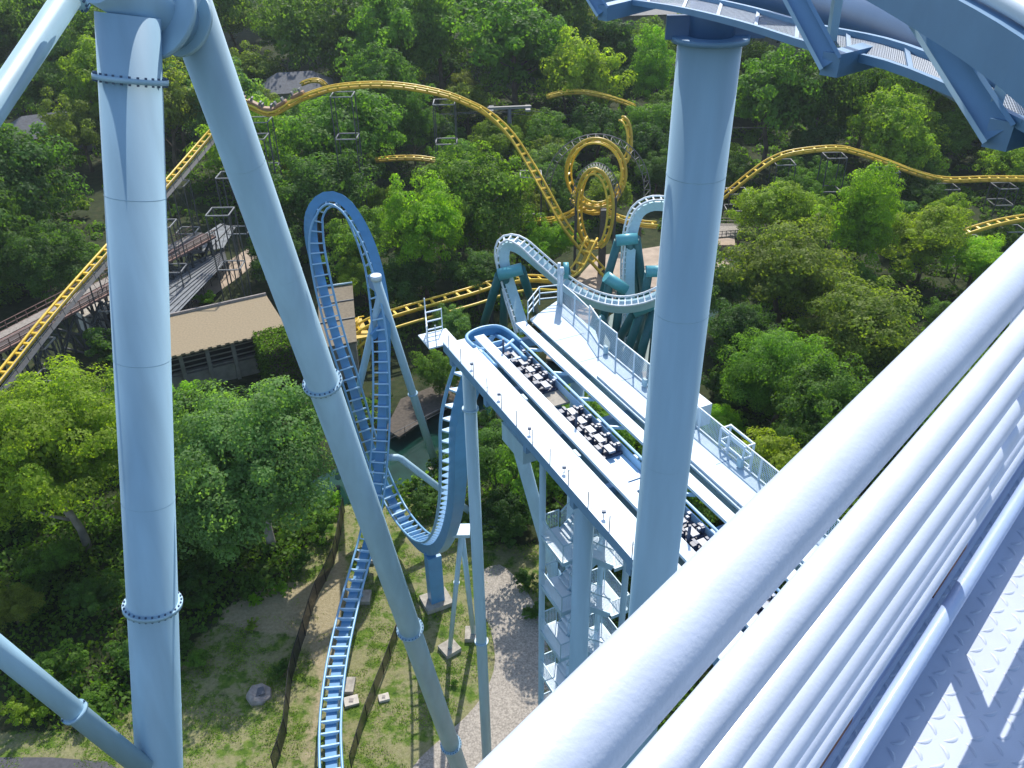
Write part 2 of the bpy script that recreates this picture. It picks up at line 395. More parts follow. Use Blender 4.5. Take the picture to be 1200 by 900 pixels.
# darker wing to the right of the leg
E1=T3((372,339),6.2);E2=T3((413,333),6.2);E3=T3((418,400),6.2);E4=T3((375,408),6.2)
th=thing('dark_roofed_building','small brown roofed building with blue edge pipe behind the loop','building',(E4.x,E4.y,0))
mb=MB();mb.prism([(p.x,p.y) for p in(E1,E2,E3,E4)],5.9,6.2);mb.build('roof',mat('brown_grey_roof',(.17,.14,.095),.9,var=.2),th)
cx=(E1+E2+E3+E4)/4; mb=MB();mb.prism([tuple((cx+(Vector((p.x,p.y,6.2))-cx)*.93).xy) for p in(E1,E2,E3,E4)],0,5.9);mb.build('wall',M['stucco'],th)
MB().tube([E1+Vector((0,0,.25)),E2+Vector((0,0,.25))],.16,8).build('edge_pipe',M['palegrey'],th,smooth=True)
mb=MB()
for q in (.3,.62): mb.bar(E1.lerp(E4,q)+Vector((0,0,.1)),E2.lerp(E3,q)+Vector((0,0,.1)),.15,.15)
mb.build('roof_seam',M['steel'],th)
# little white hut
p=T3((101,372),3.4); q=T3((150,355),3.4)
th=thing('white_hut','small white block hut with dark doorway between the trees','hut',(p.x,p.y,0))
X=(q-p).normalized(); Yv=Vector((-X.y,X.x,0)); w=(q-p).length
mb=MB(); mb.box(p+X*w/2+Yv*2+Vector((0,0,-1.7)),w,4,3.4,X,Yv); mb.build('wall',mat('off_white_wall',(.55,.52,.46),.9),th)
MB().box(p+X*w/2+Yv*2+Vector((0,0,.1)),w+.4,4.4,.2,X,Yv).build('roof',M['concrete'],th)
MB().box(p+X*w*.62+Yv*-.04+Vector((0,0,-1.9)),w*.5,.1,2.6,X,Yv).build('doorway',M['opening'],th)
# trestle bridge
ZT=7.0
a=T3((-70,437),ZT);b=T3((128,333),ZT);c=T3((250,276),ZT)
th=thing('railway_trestle','brown railway trestle bridge with dark timber bracing at the left edge','bridge',(a.x,a.y,0))
dirn=(b-a).normalized(); sd_=Vector((dirn.y,-dirn.x,0)); Lt=(c-a).dot(dirn)
def tp(u,v,z): return a+dirn*u+sd_*v+Vector((0,0,z-ZT))
MB().box(tp(Lt/2,0,ZT-.15),Lt,4.6,.3,dirn,-sd_).build('deck',M['wood'],th)
MB().box(tp(Lt/2,-1.2,ZT+.06),Lt,1.5,.1,dirn,-sd_).build('walkway_planks',M['planks'],th)
MB().box(tp(Lt/2,1.0,ZT+.05),Lt,1.9,.08,dirn,-sd_).build('track_bed',mat('dark_sleepers',(.07,.055,.05),.9,var=.4,scale=9),th)
for v in(.4,1.6): MB().bar(tp(0,v,ZT+.16),tp(Lt,v,ZT+.16),.1,.14).build('rail',M['steel'],th)
for v in(-2.25,2.25):
    mb=MB()
    for z in(.5,1.1): mb.bar(tp(0,v,ZT+z),tp(Lt,v,ZT+z),.09,.09)
    k=0
    while k<Lt: mb.bar(tp(k,v,ZT),tp(k,v,ZT+1.15),.1,.1); k+=1.6
    mb.build('railing',M['wood'],th)
k=0
while k<Lt:
    mb=MB()
    for v in(-2,0,2): mb.bar(tp(k,v,ZT-.3),tp(k,v*1.35,-.3),.3,.3,up=dirn)
    mb.bar(tp(k,-2.1,ZT-.6),tp(k,2.5,.4),.2,.25); mb.bar(tp(k,2.1,ZT-.6),tp(k,-2.5,.4),.2,.25)
    for z in(.4,3.4,ZT-.6): mb.bar(tp(k,-2.6,z),tp(k,2.6,z),.22,.26)
    mb.bar(tp(k,2.05,ZT-.6),tp(min(k+4.5,Lt),2.5,1.0),.18,.22); mb.bar(tp(k,2.5,1.0),tp(min(k+4.5,Lt),2.05,ZT-.6),.18,.22)
    mb.build('bent',M['darksteel'],th); k+=4.5
for k in range(3):
    x,y,d=pix(tp(10+12*k,0,7)); KEEP.append((x,y,d,30))
# slatted canopies beyond the column
def canopy(name,quad,z,label,cat,slats,m,m2):
    q=[T3(p,z) for p in quad]; th=thing(name,label,cat,(q[3].x,q[3].y,0))
    mb=MB(); mb.add([*q,*[p-Vector((0,0,.08)) for p in q]],[(0,1,2,3),(7,6,5,4)]+[(i,(i+1)%4,4+(i+1)%4,4+i) for i in range(4)]); mb.build('canopy',m,th)
    mb=MB()
    for i in range(slats):
        t=(i+.5)/slats; mb.bar(q[0].lerp(q[3],t)+Vector((0,0,.12)),q[1].lerp(q[2],t)+Vector((0,0,.12)),.10,.16)
    mb.build('slats',m2,th)
    for p in q: MB().bar(p-Vector((0,0,.1)),Vector((p.x,p.y,-.1)),.18,.18).build('post',M['steel'],th)
canopy('slatted_canopy',[(190,322),(262,291),(266,305),(190,386)],4,'grey slatted queue canopy with white bars between column and leg','canopy',9,M['tarp'],M['lightsteel'])
canopy('station_roof',[(190,306),(258,262),(276,266),(262,290)],4.8,'slate blue station roof beyond the slatted canopy','roof',2,M['tarp'],M['steel'])
# walls and fence along the path
def fence(name,pts,z0,h,m,label,cat,sp=1.2,rails=(.5,1.0),net=None,group=None):
    W=[T3(p,0) for p in pts]; th=thing(name,label,cat,(W[0].x,W[0].y,0),group)
    C=catmull(W,sp); mb=MB()
    for p in C: MB().bar(p-Vector((0,0,.2)),p+Vector((0,0,h)),.07,.07).build('post',m,th)
    for z in rails: mb.tube([p+Vector((0,0,z*h)) for p in C],.035,5)
    mb.build('fence_rail',m,th,smooth=True)
    if net:
        mb=MB(); mb.sheet([[p+Vector((0,0,.05)) for p in C],[p+Vector((0,0,h*.97)) for p in C]])
        # uv in metres
        mb.uv=[(i*sp,0) for i in range(len(C))]+[(i*sp,h) for i in range(len(C))]
        mb.build('netting',net,th)
    return th
M['net']=mesh_mat('black_net_sheet',(.015,.015,.015),.16,.05)
fence('path_fence',[(206,382),(240,345),(262,322),(280,312)],0,1.4,M['darksteel'],'dark post fence between tan path and small lawn','fence',2.2)
fence('netting_fence',[(404,600),(392,660),(372,700),(358,745),(342,800),(336,860),(322,905)],0,2.0,M['netting'],'black netting fence on bare sand left of the blue track','fence',2.0,(1.0,),M['net'])
fence('netting_fence',[(470,735),(450,790),(430,840),(412,900)],0,1.6,M['netting'],'black netting fence on the lawn right of the blue track','fence',2.0,(1.0,),M['net'])
fence('pool_fence',[(455,520),(500,496),(545,472)],.35,1.1,M['steel'],'low grey fence on the concrete river bank','fence',2.5)
# houses and far roofs
def gable(name,px,z,label,w,l,h,rot,m,cat='house'):
    p=T3(px,z+h); th=thing(name,label,cat,(p.x,p.y,gz(p.x,p.y)))
    X=Vector((math.cos(rot),math.sin(rot),0));Yv=Vector((-X.y,X.x,0)); g0=gz(p.x,p.y)
    MB().box(Vector((p.x,p.y,(g0+z)/2)),l,w,z-g0,X,Yv).build('wall',M['stucco'],th)
    c=Vector((p.x,p.y,0)); e=.6
    def q(u,v,zz): return c+X*u+Yv*v+Vector((0,0,zz))
    mb=MB(); mb.add([q(-l/2-e,-w/2-e,z),q(l/2+e,-w/2-e,z),q(l/2+e,w/2+e,z),q(-l/2-e,w/2+e,z),q(-l/4,0,z+h),q(l/4,0,z+h)],[(0,1,5,4),(1,2,5),(2,3,4,5),(3,0,4),(3,2,1,0)])
    mb.build('roof',m,th)
    mb=MB()
    for k in range(3): mb.box(q(-l/3+k*l/3,-w/2-.02,(g0+z)/2+.5),1.2,.1,1.3,X,Yv)
    mb.build('window',M['opening'],th); KEEP.append((px[0],px[1],p.y,22)); return th
gable('house',(50,133),6.5,'grey hipped roof house among trees left of the column',12,17,3.6,.5,M['slate'])
gable('house',(345,84),12,'dark hipped roof house above the start of the yellow crest',11,16,3.4,.2,M['slate'])
gable('long_building',(955,6),17,'pale long roof at the top edge right of the big column',20,40,2.5,.1,M['concrete'],'building')
gable('long_building',(765,4),16,'blue grey long roof at the top edge left of the big column',14,26,2.0,.1,M['slate'],'building')
th=thing('wooden_deck','weathered plank deck with railing just right of the big column','deck',tuple(T3((830,275),3)))
q=[T3(p,3) for p in[(800,262),(868,262),(866,276),(800,281)]]
mb=MB();mb.prism([(p.x,p.y) for p in q],2.7,3);mb.build('planks',M['planks'],th)
for p in q: MB().bar(Vector((p.x,p.y,-1)),Vector((p.x,p.y,2.7)),.3,.3).build('post',M['wood'],th)
mb=MB()
for z in(.5,1.0): mb.bar(q[3]+Vector((0,0,z)),q[2]+Vector((0,0,z)),.1,.1); mb.bar(q[0]+Vector((0,0,z)),q[1]+Vector((0,0,z)),.1,.1)
for i in range(14):
    p=q[3].lerp(q[2],i/13); mb.bar(p,p+Vector((0,0,1.05)),.1,.1)
mb.build('railing',M['planks'],th)
KEEP.append((832,270,q[3].y,25))
# cable car tower
p=T3((597,158),8); th=thing('cable_tower','grey sky ride tower with white cross arm beside the yellow crest','tower',(p.x,p.y,gz(p.x,p.y)))
top=PY(597,126,p.y); 
MB().tube([Vector((p.x,p.y,gz(p.x,p.y)-1)),top],[.7,.4],10).build('mast',M['steel'],th,smooth=True)
MB().box(top,9,.7,.5,(1,.1,0),(-.1,1,0)).build('cross_arm',M['lightsteel'],th)
for s in(-1,1):
    mb=MB(); mb.box(top+Vector((s*3.8,.4,-.3)),1.0,4.2,.35); mb.build('wheel_carrier',M['lightsteel'],th)
KEEP.append((597,130,p.y,18))
for s in(-1,1):
    a_=top+Vector((s*3.8,-1,-.4)); b_=a_+Vector((120,26,-6)); c__=a_+Vector((-120,30,0)); pts=[a_.lerp(b_,t/20)-Vector((0,0,5*math.sin(math.pi*t/20))) for t in range(21)]
    pts=[c__.lerp(a_,t/10)-Vector((0,0,4*math.sin(math.pi*t/10))) for t in range(10)]+pts
    o=MB().tube(pts,.05,5).build('haul_cable',M['steel'],None,smooth=True,loc=a_); tag(o,'%s sagging sky ride cable over the wood'%('left' if s<0 else 'right'),'cable')

# ------------------------------------------------------------------ yellow coaster
yc=thing('yellow_coaster_track','yellow twin rail coaster track with hills and interlocking loops over the wood','coaster track',(0,130,0))
def ysec(pts,up=(0,0,1),gauge=1.35,name='track_section',tb=True,keep=14,m=None,every=2,step=.9):
    P=[PY(*p) for p in pts]; ups=[Vector(up)]*len(P) if not isinstance(up,list) else [Vector(u) for u in up]
    x=bpy.data.objects.new(name,None); COL.objects.link(x); x.parent=yc; OFF[x.name]=OFF[yc.name]
    m=m or M['yellow']
    fr=track(x,P,ups,gauge,.17,('tube',.26,.6),(.2,.5,.3),m,M['yellowd'],m,step=step,tie_every=every,max_ties=60,keep=keep)
    return fr
hill=ysec([(262,112,141),(285,118,140),(303,127,140),(320,130,140),(350,114,140),(390,101,140),(440,97,140),(480,100,140),(520,108,140),(545,117,140),(570,130,140),(597,155,138),(620,190,135),(640,225,131),(660,260,128),(680,287,126),(700,310,124),(718,330,122),(733,343,121)])
lift=ysec([(-40,487,78),(0,440,85),(60,366,96),(125,292,110),(185,226,126),(240,163,142),(262,138,146)],gauge=1.15)
mb=MB(); mb.sheet([[f[0]+f[2]*(1.0)-f[3]*.4 for f in lift],[f[0]+f[2]*1.8-f[3]*.4 for f in lift]]); mb.build('catwalk',M['darksteel'],yc)
mb=MB()
for z in(.5,1.1): mb.tube([f[0]+f[2]*1.8+f[3]*z for f in lift],.05,5)
for f in lift[::3]: mb.bar(f[0]+f[2]*1.8-f[3]*.4,f[0]+f[2]*1.8+f[3]*1.1,.06,.06)
mb.build('catwalk_railing',M['steel'],yc)
low=ysec([(392,408,100),(420,384,101.5),(450,370,103),(500,355,106),(550,341,109),(585,330,112),(620,325,115),(650,326,117),(668,321,119),(680,308,121),(689,288,123),(694,278,124.5)],gauge=1.7)
for off in(2.6,): # parallel lower rail pair
    P=[f[0]-f[3]*1.0+f[2]*2.3 for f in low[:40]]; MB().tube(P,.2,8).build('side_rail',M['yellow'],yc,smooth=True)
rise=ysec([(770,262,129),(750,260,129),(725,254,130),(706,243,130),(690,238,130),(660,252,132),(648,256,133),(628,258,134)])
right=ysec([(770,275,146),(800,262,147),(845,231,148),(880,203,149),(905,186,150),(930,177,150),(980,172,150),(1010,178,150),(1040,188,150),(1075,201,150),(1110,209,150),(1160,208,150),(1215,208,150),(1290,206,150)])
rr_=ysec([(1090,295,124),(1110,283,124),(1130,272,124),(1165,261,125),(1200,254,126),(1260,246,127)])
far=ysec([(640,112,186),(660,107,186),(680,106,187),(705,110,187),(731,118,188),(745,124,188)],keep=8)
far2=ysec([(440,186,165),(465,184,165),(490,184,165),(515,188,165),(535,195,165)],keep=8)
ysec([(352,97,200),(364,93,200),(376,94,200),(384,101,200)],keep=4)
# interlocking loops
def loop(cx,cy,rx,ry,Y0,dY,t0,t1,n=22,keep=20):
    pts=[];ups=[]
    for i in range(n+1):
        t=t0+(t1-t0)*i/n; x=cx+rx*math.sin(t); y=cy+ry*math.cos(t)   # t=0 bottom
        Yd=Y0+dY*(i/n-.5); pts.append((x,y,Yd))
    P=[PY(*p) for p in pts]; c=sum(P,Vector())/len(P)
    ups=[(c-p).normalized() for p in P]
    return pts,ups
pts,ups=loop(698,203,31,36,132,8,-.9,2*math.pi-.45); ysec(pts,ups,gauge=1.25,step=.7,every=2,keep=18)
pts,ups=loop(697,245,18,43,126,7,.2,2*math.pi+.25); ysec(pts,ups,gauge=1.25,step=.7,every=2,keep=18)
ysec([(672,232,136),(683,243,134),(700,246,132),(716,236,131),(727,215,130)],keep=10)
pts,ups=loop(730,165,6,24,150,4,.2,3.3,10,8); ysec(pts,ups,keep=8)
# arched truss frames around the loops
def arch(cx,cy,rx,ry,Y0,t0,t1,label):
    a_=[PY(cx+rx*math.sin(t0+(t1-t0)*i/24),cy+ry*math.cos(t0+(t1-t0)*i/24),Y0) for i in range(25)]
    b_=[PY(cx+(rx+7)*math.sin(t0+(t1-t0)*i/24),cy+(ry+7)*math.cos(t0+(t1-t0)*i/24),Y0+1.5) for i in range(25)]
    th=thing('loop_arch',label,'support',(a_[0].x,a_[0].y,0)); 
    MB().tube(a_,.09,6).build('inner_chord',M['steel'],th,smooth=True); MB().tube(b_,.09,6).build('outer_chord',M['steel'],th,smooth=True)
    mb=MB()
    for i in range(24): mb.bar(a_[i],b_[i+1],.06,.06); mb.bar(a_[i],b_[i],.06,.06)
    mb.build('lattice',M['steel'],th)
    for q in(a_[0],a_[-1]): MB().bar(q,Vector((q.x,q.y,-.5)),.4,.4).build('leg',M['darksteel'],th)
arch(700,222,55,58,136,1.25,5.1,'grey truss arch over the larger yellow loop')
arch(699,248,24,50,127,1.9,4.6,'grey truss arch hugging the narrow yellow loop')
mb=MB(); p=PY(708,245,128); q=Vector((p.x,p.y,-.5)); mb.bar(p,q,1.1,1.1); o=mb.build('loop_pillar',M['darksteel'],None,loc=q); tag(o,'dark upright pillar below the crossing of the yellow loops','support')
# yellow train head at crest + machine platform
def train(th_name,label,fr,i0,n,m1,m2,gap=5,w=1.6):
    f0=fr[i0]; th=thing(th_name,label,'coaster train',tuple(f0[0]))
    for k in range(n):
        p,T,S,U=fr[i0+k*gap]
        MB().box(p+U*.45,2.3,w*.8,.5,T,S,U).build('car',m1,th,bevel=.15)
        for e in(-.7,.7): MB().box(p+U*.95+T*e,.3,w*.7,.6,T,S,U).build('seat_back',m2,th,bevel=.08)
train('coaster_train','small brown coaster train at the start of the yellow crest',hill,3,5,M['copper'],M['steel'],gap=3)
pm=T3((403,388),4.5); th=thing('maintenance_platform','yellow steel platform with curved ribs behind the tall blue loop','platform',(pm.x,pm.y,0))
MB().box(Vector((pm.x,pm.y,4.4)),6,5.5,.25,(.94,.34,0),(-.34,.94,0)).build('deck',M['yellowd'],th)
for k in range(7):
    b0=T3((368+k*8,404-k*2.6),4.6); b1=T3((384+k*7,384-k*2.2),4.8)
    MB().tube([b0,(b0+b1)/2+Vector((0,0,1.0)),b1],.12,6).build('rib',M['yellow'],th,smooth=True)
for dx,dy in((-2.4,-2),(2.4,-1.6),(-2.6,1.8),(2.2,2.2)): MB().bar(Vector((pm.x+dx,pm.y+dy,4.3)),Vector((pm.x+dx,pm.y+dy,-1)),.3,.3).build('leg',M['yellowd'],th)
# lattice towers carrying the yellow track
def lattice(x,y,zt,w,label,first=[0]):
    z0=gz(x,y)-.5; th=thing('lattice_support',label,'support tower',(x,y,z0),'steel lattice supports of the yellow coaster'); h=zt-z0
    for sx,sy in((-1,-1),(1,-1),(1,1),(-1,1)):
        MB().bar((x+sx*w/2,y+sy*w/2,z0),(x+sx*w/2,y+sy*w/2,zt),.15,.15).build('leg',M['darksteel'],th)
    n=max(2,int(h/6)); mb=MB();mb2=MB()
    for k in range(n+1):
        z=z0+h*k/n; cs=[(x-w/2,y-w/2,z),(x+w/2,y-w/2,z),(x+w/2,y+w/2,z),(x-w/2,y+w/2,z)]
        rg=MB()
        for i in range(4): rg.bar(cs[i],cs[(i+1)%4],.14,.16)
        rg.build('ring_beam',M['lightsteel'],th)
        if k<n:
            z1=z0+h*(k+1)/n
            for i in range(4): a2=cs[i];b2=cs[(i+1)%4]; mb2.bar(a2,(b2[0],b2[1],z1),.05,.05)
    mb2.build('diagonals',M['darksteel'],th)
def sup_at(px,py,Y,label,w=3.4,dz=1.4):
    p=PY(px,py,Y); lattice(p.x,p.y,p.z-dz,w,label)
for px,py,Y,lb in [(302,130,140,'first'),(400,100,140,'second'),(520,109,140,'third'),(622,194,135,'fourth')]:
    sup_at(px,py,Y,'grey lattice support, %s from the left under the yellow crest'%lb)
for px,py,Y,lb in [(40,391,92,'lowest and leftmost'),(115,303,108,'middle'),(205,205,131,'tallest, seen between column and leg')]:
    sup_at(px,py,Y,'lattice support under the straight yellow slope, %s'%lb,3.0)
for px,py,Y,lb in [(190,262,118,'short grey lattice tower beside the slate blue canopy'),(268,205,128,'tall grey lattice tower just right of the leaning leg'),(300,160,134,'grey lattice tower below the yellow train'),(258,248,116,'grey lattice tower by the tan path')]:
    p=PY(px,py,Y); lattice(p.x,p.y,p.z,3.2,lb)
for px,py,Y,lb in [(865,215,149,'leftmost'),(920,181,150,'second from left'),(980,173,150,'highest'),(1042,190,150,'fourth from left'),(1112,210,150,'fifth from left'),(1180,209,150,'rightmost')]:
    sup_at(px,py,Y,'lattice support under the right yellow hill, %s'%lb,3.4)
for px,py,Y,lb in [(1140,270,124,'by the trees'),(1190,258,126,'near the handrail')]: sup_at(px,py,Y,'lattice support under the short yellow stretch at the right edge, %s'%lb,3.0)
for px,py,Y,lb in [(440,374,103,'left'),(520,351,107,'middle'),(575,335,111,'right')]:
    p=PY(px,py,Y); o=MB().tube([p-Vector((0,0,1)),Vector((p.x,p.y,-1.5))],.3,8).build('track_post',M['darksteel'],None,smooth=True,loc=(p.x,p.y,-1.5)); tag(o,'dark post under the low yellow track across the river, %s of three'%lb,'support')

# ------------------------------------------------------------------ ice-blue track with teal supports
al=thing('ice_blue_coaster_track','ice blue coaster track with white ties on teal supports behind the brake run','coaster track',(12,96,0))
def asec(pts,ups,keep=14):
    x=bpy.data.objects.new('track_section',None); COL.objects.link(x); x.parent=al; OFF[x.name]=OFF[al.name]
    return track(x,[PY(*p) for p in pts],ups,1.5,.13,('box',1.1,1.2,.95),(.2,.5,.14),M['icetie'],M['icetrack'],M['icetie'],step=.8,tie_every=1,max_ties=60,keep=keep)
asec([(606,392,90),(598,366,92),(590,340,94),(584,318,95),(581,300,95.5),(585,284,96),(597,278,96),(612,284,95),(628,298,94),(646,314,93),(668,332,92),(695,346,91),(725,353,90.5),(755,349,90),(785,335,90),(810,318,90)],
     [(-.95,0,.1)]*4+[(-.9,0,.5),(-.5,0,.9),(0,-.1,1),(.2,-.4,1),(.1,-.5,1),(0,-.5,1),(0,-.5,1),(0,-.45,1),(0,-.4,1),(0,-.4,1),(0,-.4,1),(0,-.4,1)])
asec([(731,402,97),(730,370,99),(729,330,101),(730,295,103),(734,265,104.5),(743,244,105.5),(758,234,106),(775,232,106),(800,238,106),(825,255,106)],
     [(-1,0,.1)]*3+[(-1,0,.2),(-.9,0,.4),(-.6,0,.8),(-.1,0,1),(0,0,1),(.2,0,1),(.4,0,1)])
def aframe(capL,capR,Y,feet,label,r=.55,capr=.75):
    a_=PY(*capL,Y); b_=PY(*capR,Y); th=thing('teal_support',label,'support',(a_.x,a_.y,0),'teal supports of the ice blue coaster')
    MB().tube([a_,b_],capr,14).build('cross_beam',M['tealcap'] if capr>.6 else M['teal'],th,smooth=True)
    for (k,fx,fy) in feet:
        s=a_.lerp(b_,k); e=PZ(fx,fy,-.3)
        MB().tube([s,e],r,12).build('leg',M['teal'],th,smooth=True)
        o=MB().box(e+Vector((0,0,.35)),2.2,2.2,.6); o.build('footing',M['concrete'],th)
aframe((584,322),(612,315),93.5,[(0.05,560,402),(.3,589,410),(.95,632,380)],'teal three legged support under the ice blue crest, left')
aframe((722,282),(747,279),102.5,[(.1,690,400),(.6,752,380),(.95,760,384)],'teal support holding the rear ice blue arch beside the big column')
aframe((710,324),(733,340),97,[(.2,700,420),(.8,716,432)],'short teal portal with slanted thick cross beam')
aframe((660,317),(666,317),93,[(.3,664,372)],'single stout teal pillar behind the mesh panels',r=.7,capr=1.0)
aframe((742,366),(775,352),91.5,[(.05,714,418),(.3,722,455),(.8,735,470),(.9,762,445)],'teal trestle of crossing legs under the ice blue dip')
aframe((757,318),(790,318),98,[(.1,745,415),(.8,770,440)],'teal portal half hidden behind the big column')
for k,(x,y) in enumerate([(704,372),(741,372),(690,385)]):
    a_=PY(x,y,96); b_=PZ(x+(28,-22,24)[k],y+52,-.3); o=MB().tube([a_,b_],.5,10).build('teal_brace',M['teal'],None,smooth=True,loc=b_); tag(o,'teal diagonal brace in the trestle under the ice blue dip, %s'%('left','right','lowest')[k],'brace')

# ------------------------------------------------------------------ brake run
UB=Vector((-.4368,.8996,0)); NB=Vector((.8996,.4368,0)); ZB=38.
def bq(s,t,z=ZB): return UB*s+NB*t+Vector((0,0,z))
def bbx(mb,s0,s1,t0,t1,z0,z1): return mb.add([bq(s,t,z) for s in(s0,s1) for t in(t0,t1) for z in(z0,z1)],[(0,1,3,2),(4,6,7,5),(0,4,5,1),(2,3,7,6),(0,2,6,4),(1,5,7,3)])
br=thing('brake_run','long white brake run deck with walkways and fences high above the gravel path','brake run',tuple(bq(8,16,0)))
S0,S1=6.,36.3
bbx(MB(),S0,S1,13.72,15.08,ZB-.06,ZB).build('side_walkway',M['white'],br)
bbx(MB(),S0,S1,13.66,13.72,ZB-.42,ZB+.1).build('edge_channel',M['bracket'],br)
bbx(MB(),S0,S1,14.9,15.08,ZB-.4,ZB-.06).build('edge_channel',M['bracket'],br)
bbx(MB(),S0,S1-.2,15.36,15.92,ZB-.05,ZB+.1).build('catch_beam',M['white'],br)
bbx(MB(),S0,S1+.1,17.95,18.5,ZB-.05,ZB+.1).build('catch_beam',M['white'],br)
bbx(MB(),S0,29.8,19.05,19.75,ZB+.02,ZB+.12).build('cable_cover',M['white'],br)
bbx(MB(),S0,36.6,18.93,20.75,ZB-.1,ZB).build('platform',M['deck'],br)
mb=MB(); mb.add([bq(s,t,z) for s,t in((36.6,18.93),(37.9,21.4),(33.8,21.4),(32.3,20.76),(36.61,20.76)) for z in (ZB-.1,ZB)],[(1,3,9),(3,5,7),(3,7,9),(0,8,2),(2,6,4),(2,8,6),(0,1,3,2),(2,3,5,4),(4,5,7,6),(6,7,9,8),(8,9,1,0)])
mb.build('platform_extension',M['deck'],br)
k=S0
while k<S1: # cross girders
    bbx(MB(),k,k+.3,13.75,20.7,ZB-.95,ZB-.45).build('cross_girder',M['bracket'],br); k+=4.2
bbx(MB(),S0,36.2,14.1,14.5,ZB-1.0,ZB-.44).build('main_girder',M['palegrey'],br)
bbx(MB(),S0,36.2,19.6,20.0,ZB-1.5,ZB-.95).build('main_girder',M['palegrey'],br)
for k in range(1,12):
    bbx(MB(),S1-k*2.45,S1-k*2.45+.03,13.74,15.06,ZB,ZB+.012).build('deck_joint',M['palegrey'],br)
    bbx(MB(),S1-k*2.45,S1-k*2.45+.03,18.97,20.7,ZB,ZB+.012).build('deck_joint',M['bracket'],br)
    if k%2: MB().box(bq(S1-k*2.45+.9,15.13,ZB-.02),.5,.12,.1,UB,-NB).build('rail_clamp',M['palegrey'],br)
# edge posts along left walkway
for k in range(13):
    s=35.6-k*1.55; MB().bar(bq(s,13.72,ZB),bq(s,13.72,ZB+.85),.035,.035).build('edge_post',M['steel'],br)
    if k%2: MB().box(bq(s-.7,14.0,ZB+.28),.16,.12,.1).build('marker_lamp',M['bolt'],br); MB().bar(bq(s-.7,14.0,ZB),bq(s-.7,14.0,ZB+.24),.03,.03).build('lamp_stem',M['steel'],br)
# end cage left
mb=MB()
for s,t in((36.3,13.3),(37.9,13.4),(37.9,14.3),(36.4,12.9)): mb.bar(bq(s,t,ZB-.1),bq(s,t,ZB+1.2),.05,.05)
for z in (.1,.6,1.15):
    for a_,b_ in (((36.4,12.9),(37.9,13.4)),((37.9,13.4),(37.9,14.3))): mb.bar(bq(*a_,ZB+z),bq(*b_,ZB+z),.06,.06)
for z in(.1,.75): mb.bar(bq(36.4,12.9,ZB+z),bq(37.9,13.4,ZB+z+.65),.05,.05)
mb.bar(bq(37.9,13.4,ZB),bq(37.9,13.4,ZB+2.0),.06,.06)
mb.build('end_cage',M['white'],br)
bbx(MB(),36.3,37.9,12.9,14.5,ZB-.14,ZB-.06).build('end_landing',M['white'],br)
# brake machinery
mb=MB(); bbx(mb,S0,35.2,15.95,16.85,ZB-1.25,ZB-.75); mb.build('brake_trough',M['bracket'],br)
bbx(MB(),29.2,30.6,15.95,17.22,ZB-.6,ZB-.5).build('floor_plate',M['concrete'],br)
bbx(MB(),22.2,24.8,15.95,17.22,ZB-.6,ZB-.5).build('floor_plate',M['rung'],br)
bbx(MB(),34.4,36.0,15.95,17.22,ZB-.6,ZB-.5).build('floor_plate',M['rung'],br)
rs=random.Random(3)
s=34.2; n=0
while s>7:
    if 29.0<s<30.6 or 22.0<s<25.0: s-=.9; continue
    q1,q2,q3=rs.random(),rs.random(),rs.random()
    u=MB(); bbx(u,s-.66,s,16.0,17.2,ZB-.55,ZB-.34-.1*q1)
    bbx(u,s-.5,s-.3+.15*q2,16.02,16.2,ZB-.34,ZB-.02+.15*q1); bbx(u,s-.35,s-.05,16.3,16.42,ZB-.34,ZB-.1+.1*q3)
    bbx(u,s-.6+.1*q1,s-.45+.2*q2,17.0,17.14,ZB-.34,ZB-.12+.1*q2); bbx(u,s-.3,s-.2+.1*q3,16.84,16.95,ZB-.34,ZB-.08)
    ub=u.build('brake_unit',M['machine'],br)
    f=MB(); bbx(f,s-.70,s-.10-.1*q2,16.48,16.80,ZB-.20-.05*q1,ZB-.12)
    bbx(f,s-.5,s-.36,17.02,17.16,ZB-.08,ZB+.0); bbx(f,s-.62+.2*q3,s-.5+.2*q3,16.88,17.0,ZB-.2,ZB-.06)
    f.build('brake_fin',M['fin'],ub)
    if n%3==0: MB().box(bq(s-.3-.1*q1,16.16,ZB-.05),.16,.2,.1,UB,-NB).build('brake_motor',M['copper'],ub)
    if n%7==0: MB().bar(bq(s-.1,16.1,ZB-.3),bq(s-.1,16.1,ZB+.75),.1,.1).build('stanchion',M['machine'],br)
    s-=.8; n+=1
bbx(MB(),S0,34.5,17.24,17.29,ZB-.5,ZB-.12).build('brake_guide',M['rung'],br)
# rounded end frame across the track
e=catmull([bq(*q,ZB+.02) for q in((35.2,14.98),(36.2,14.98),(36.7,15.4),(36.9,16.2),(36.7,16.95),(36.0,17.27),(34.6,17.36))],.25)
MB().tube(e,.1,10).build('end_hoop',M['bluerail'],br,smooth=True)
mb=MB(); mb.sheet([[p+Vector((0,0,.05)) for p in e],[p-Vector((0,0,.55)) for p in e]]); mb.build('hoop_panel',M['blue'],br,smooth=True)
c=[bq(35.0+.5*math.sin(i/8*math.pi)*-1,15.1+2.0*i/8,ZB-.02) for i in range(9)]
MB().tube(c,.09,8).build('cross_hoop',M['rung'],br,smooth=True); mb=MB(); mb.sheet([c,[p-Vector((0,0,.6)) for p in c]]); mb.build('hoop_panel',M['blue'],br)
MB().tube([bq(34.7,17.36,ZB+.02),bq(S0,17.36,ZB+.02)],.06,10).build('rail',M['rung'],br,smooth=True)
# tie brackets between rail and catch beam
k=34.
while k>8:
    MB().bar(bq(k,17.4,ZB-.15),bq(k-.4,18.1,ZB-.2),.10,.14).build('bracket',M['rung'],br); k-=2.6
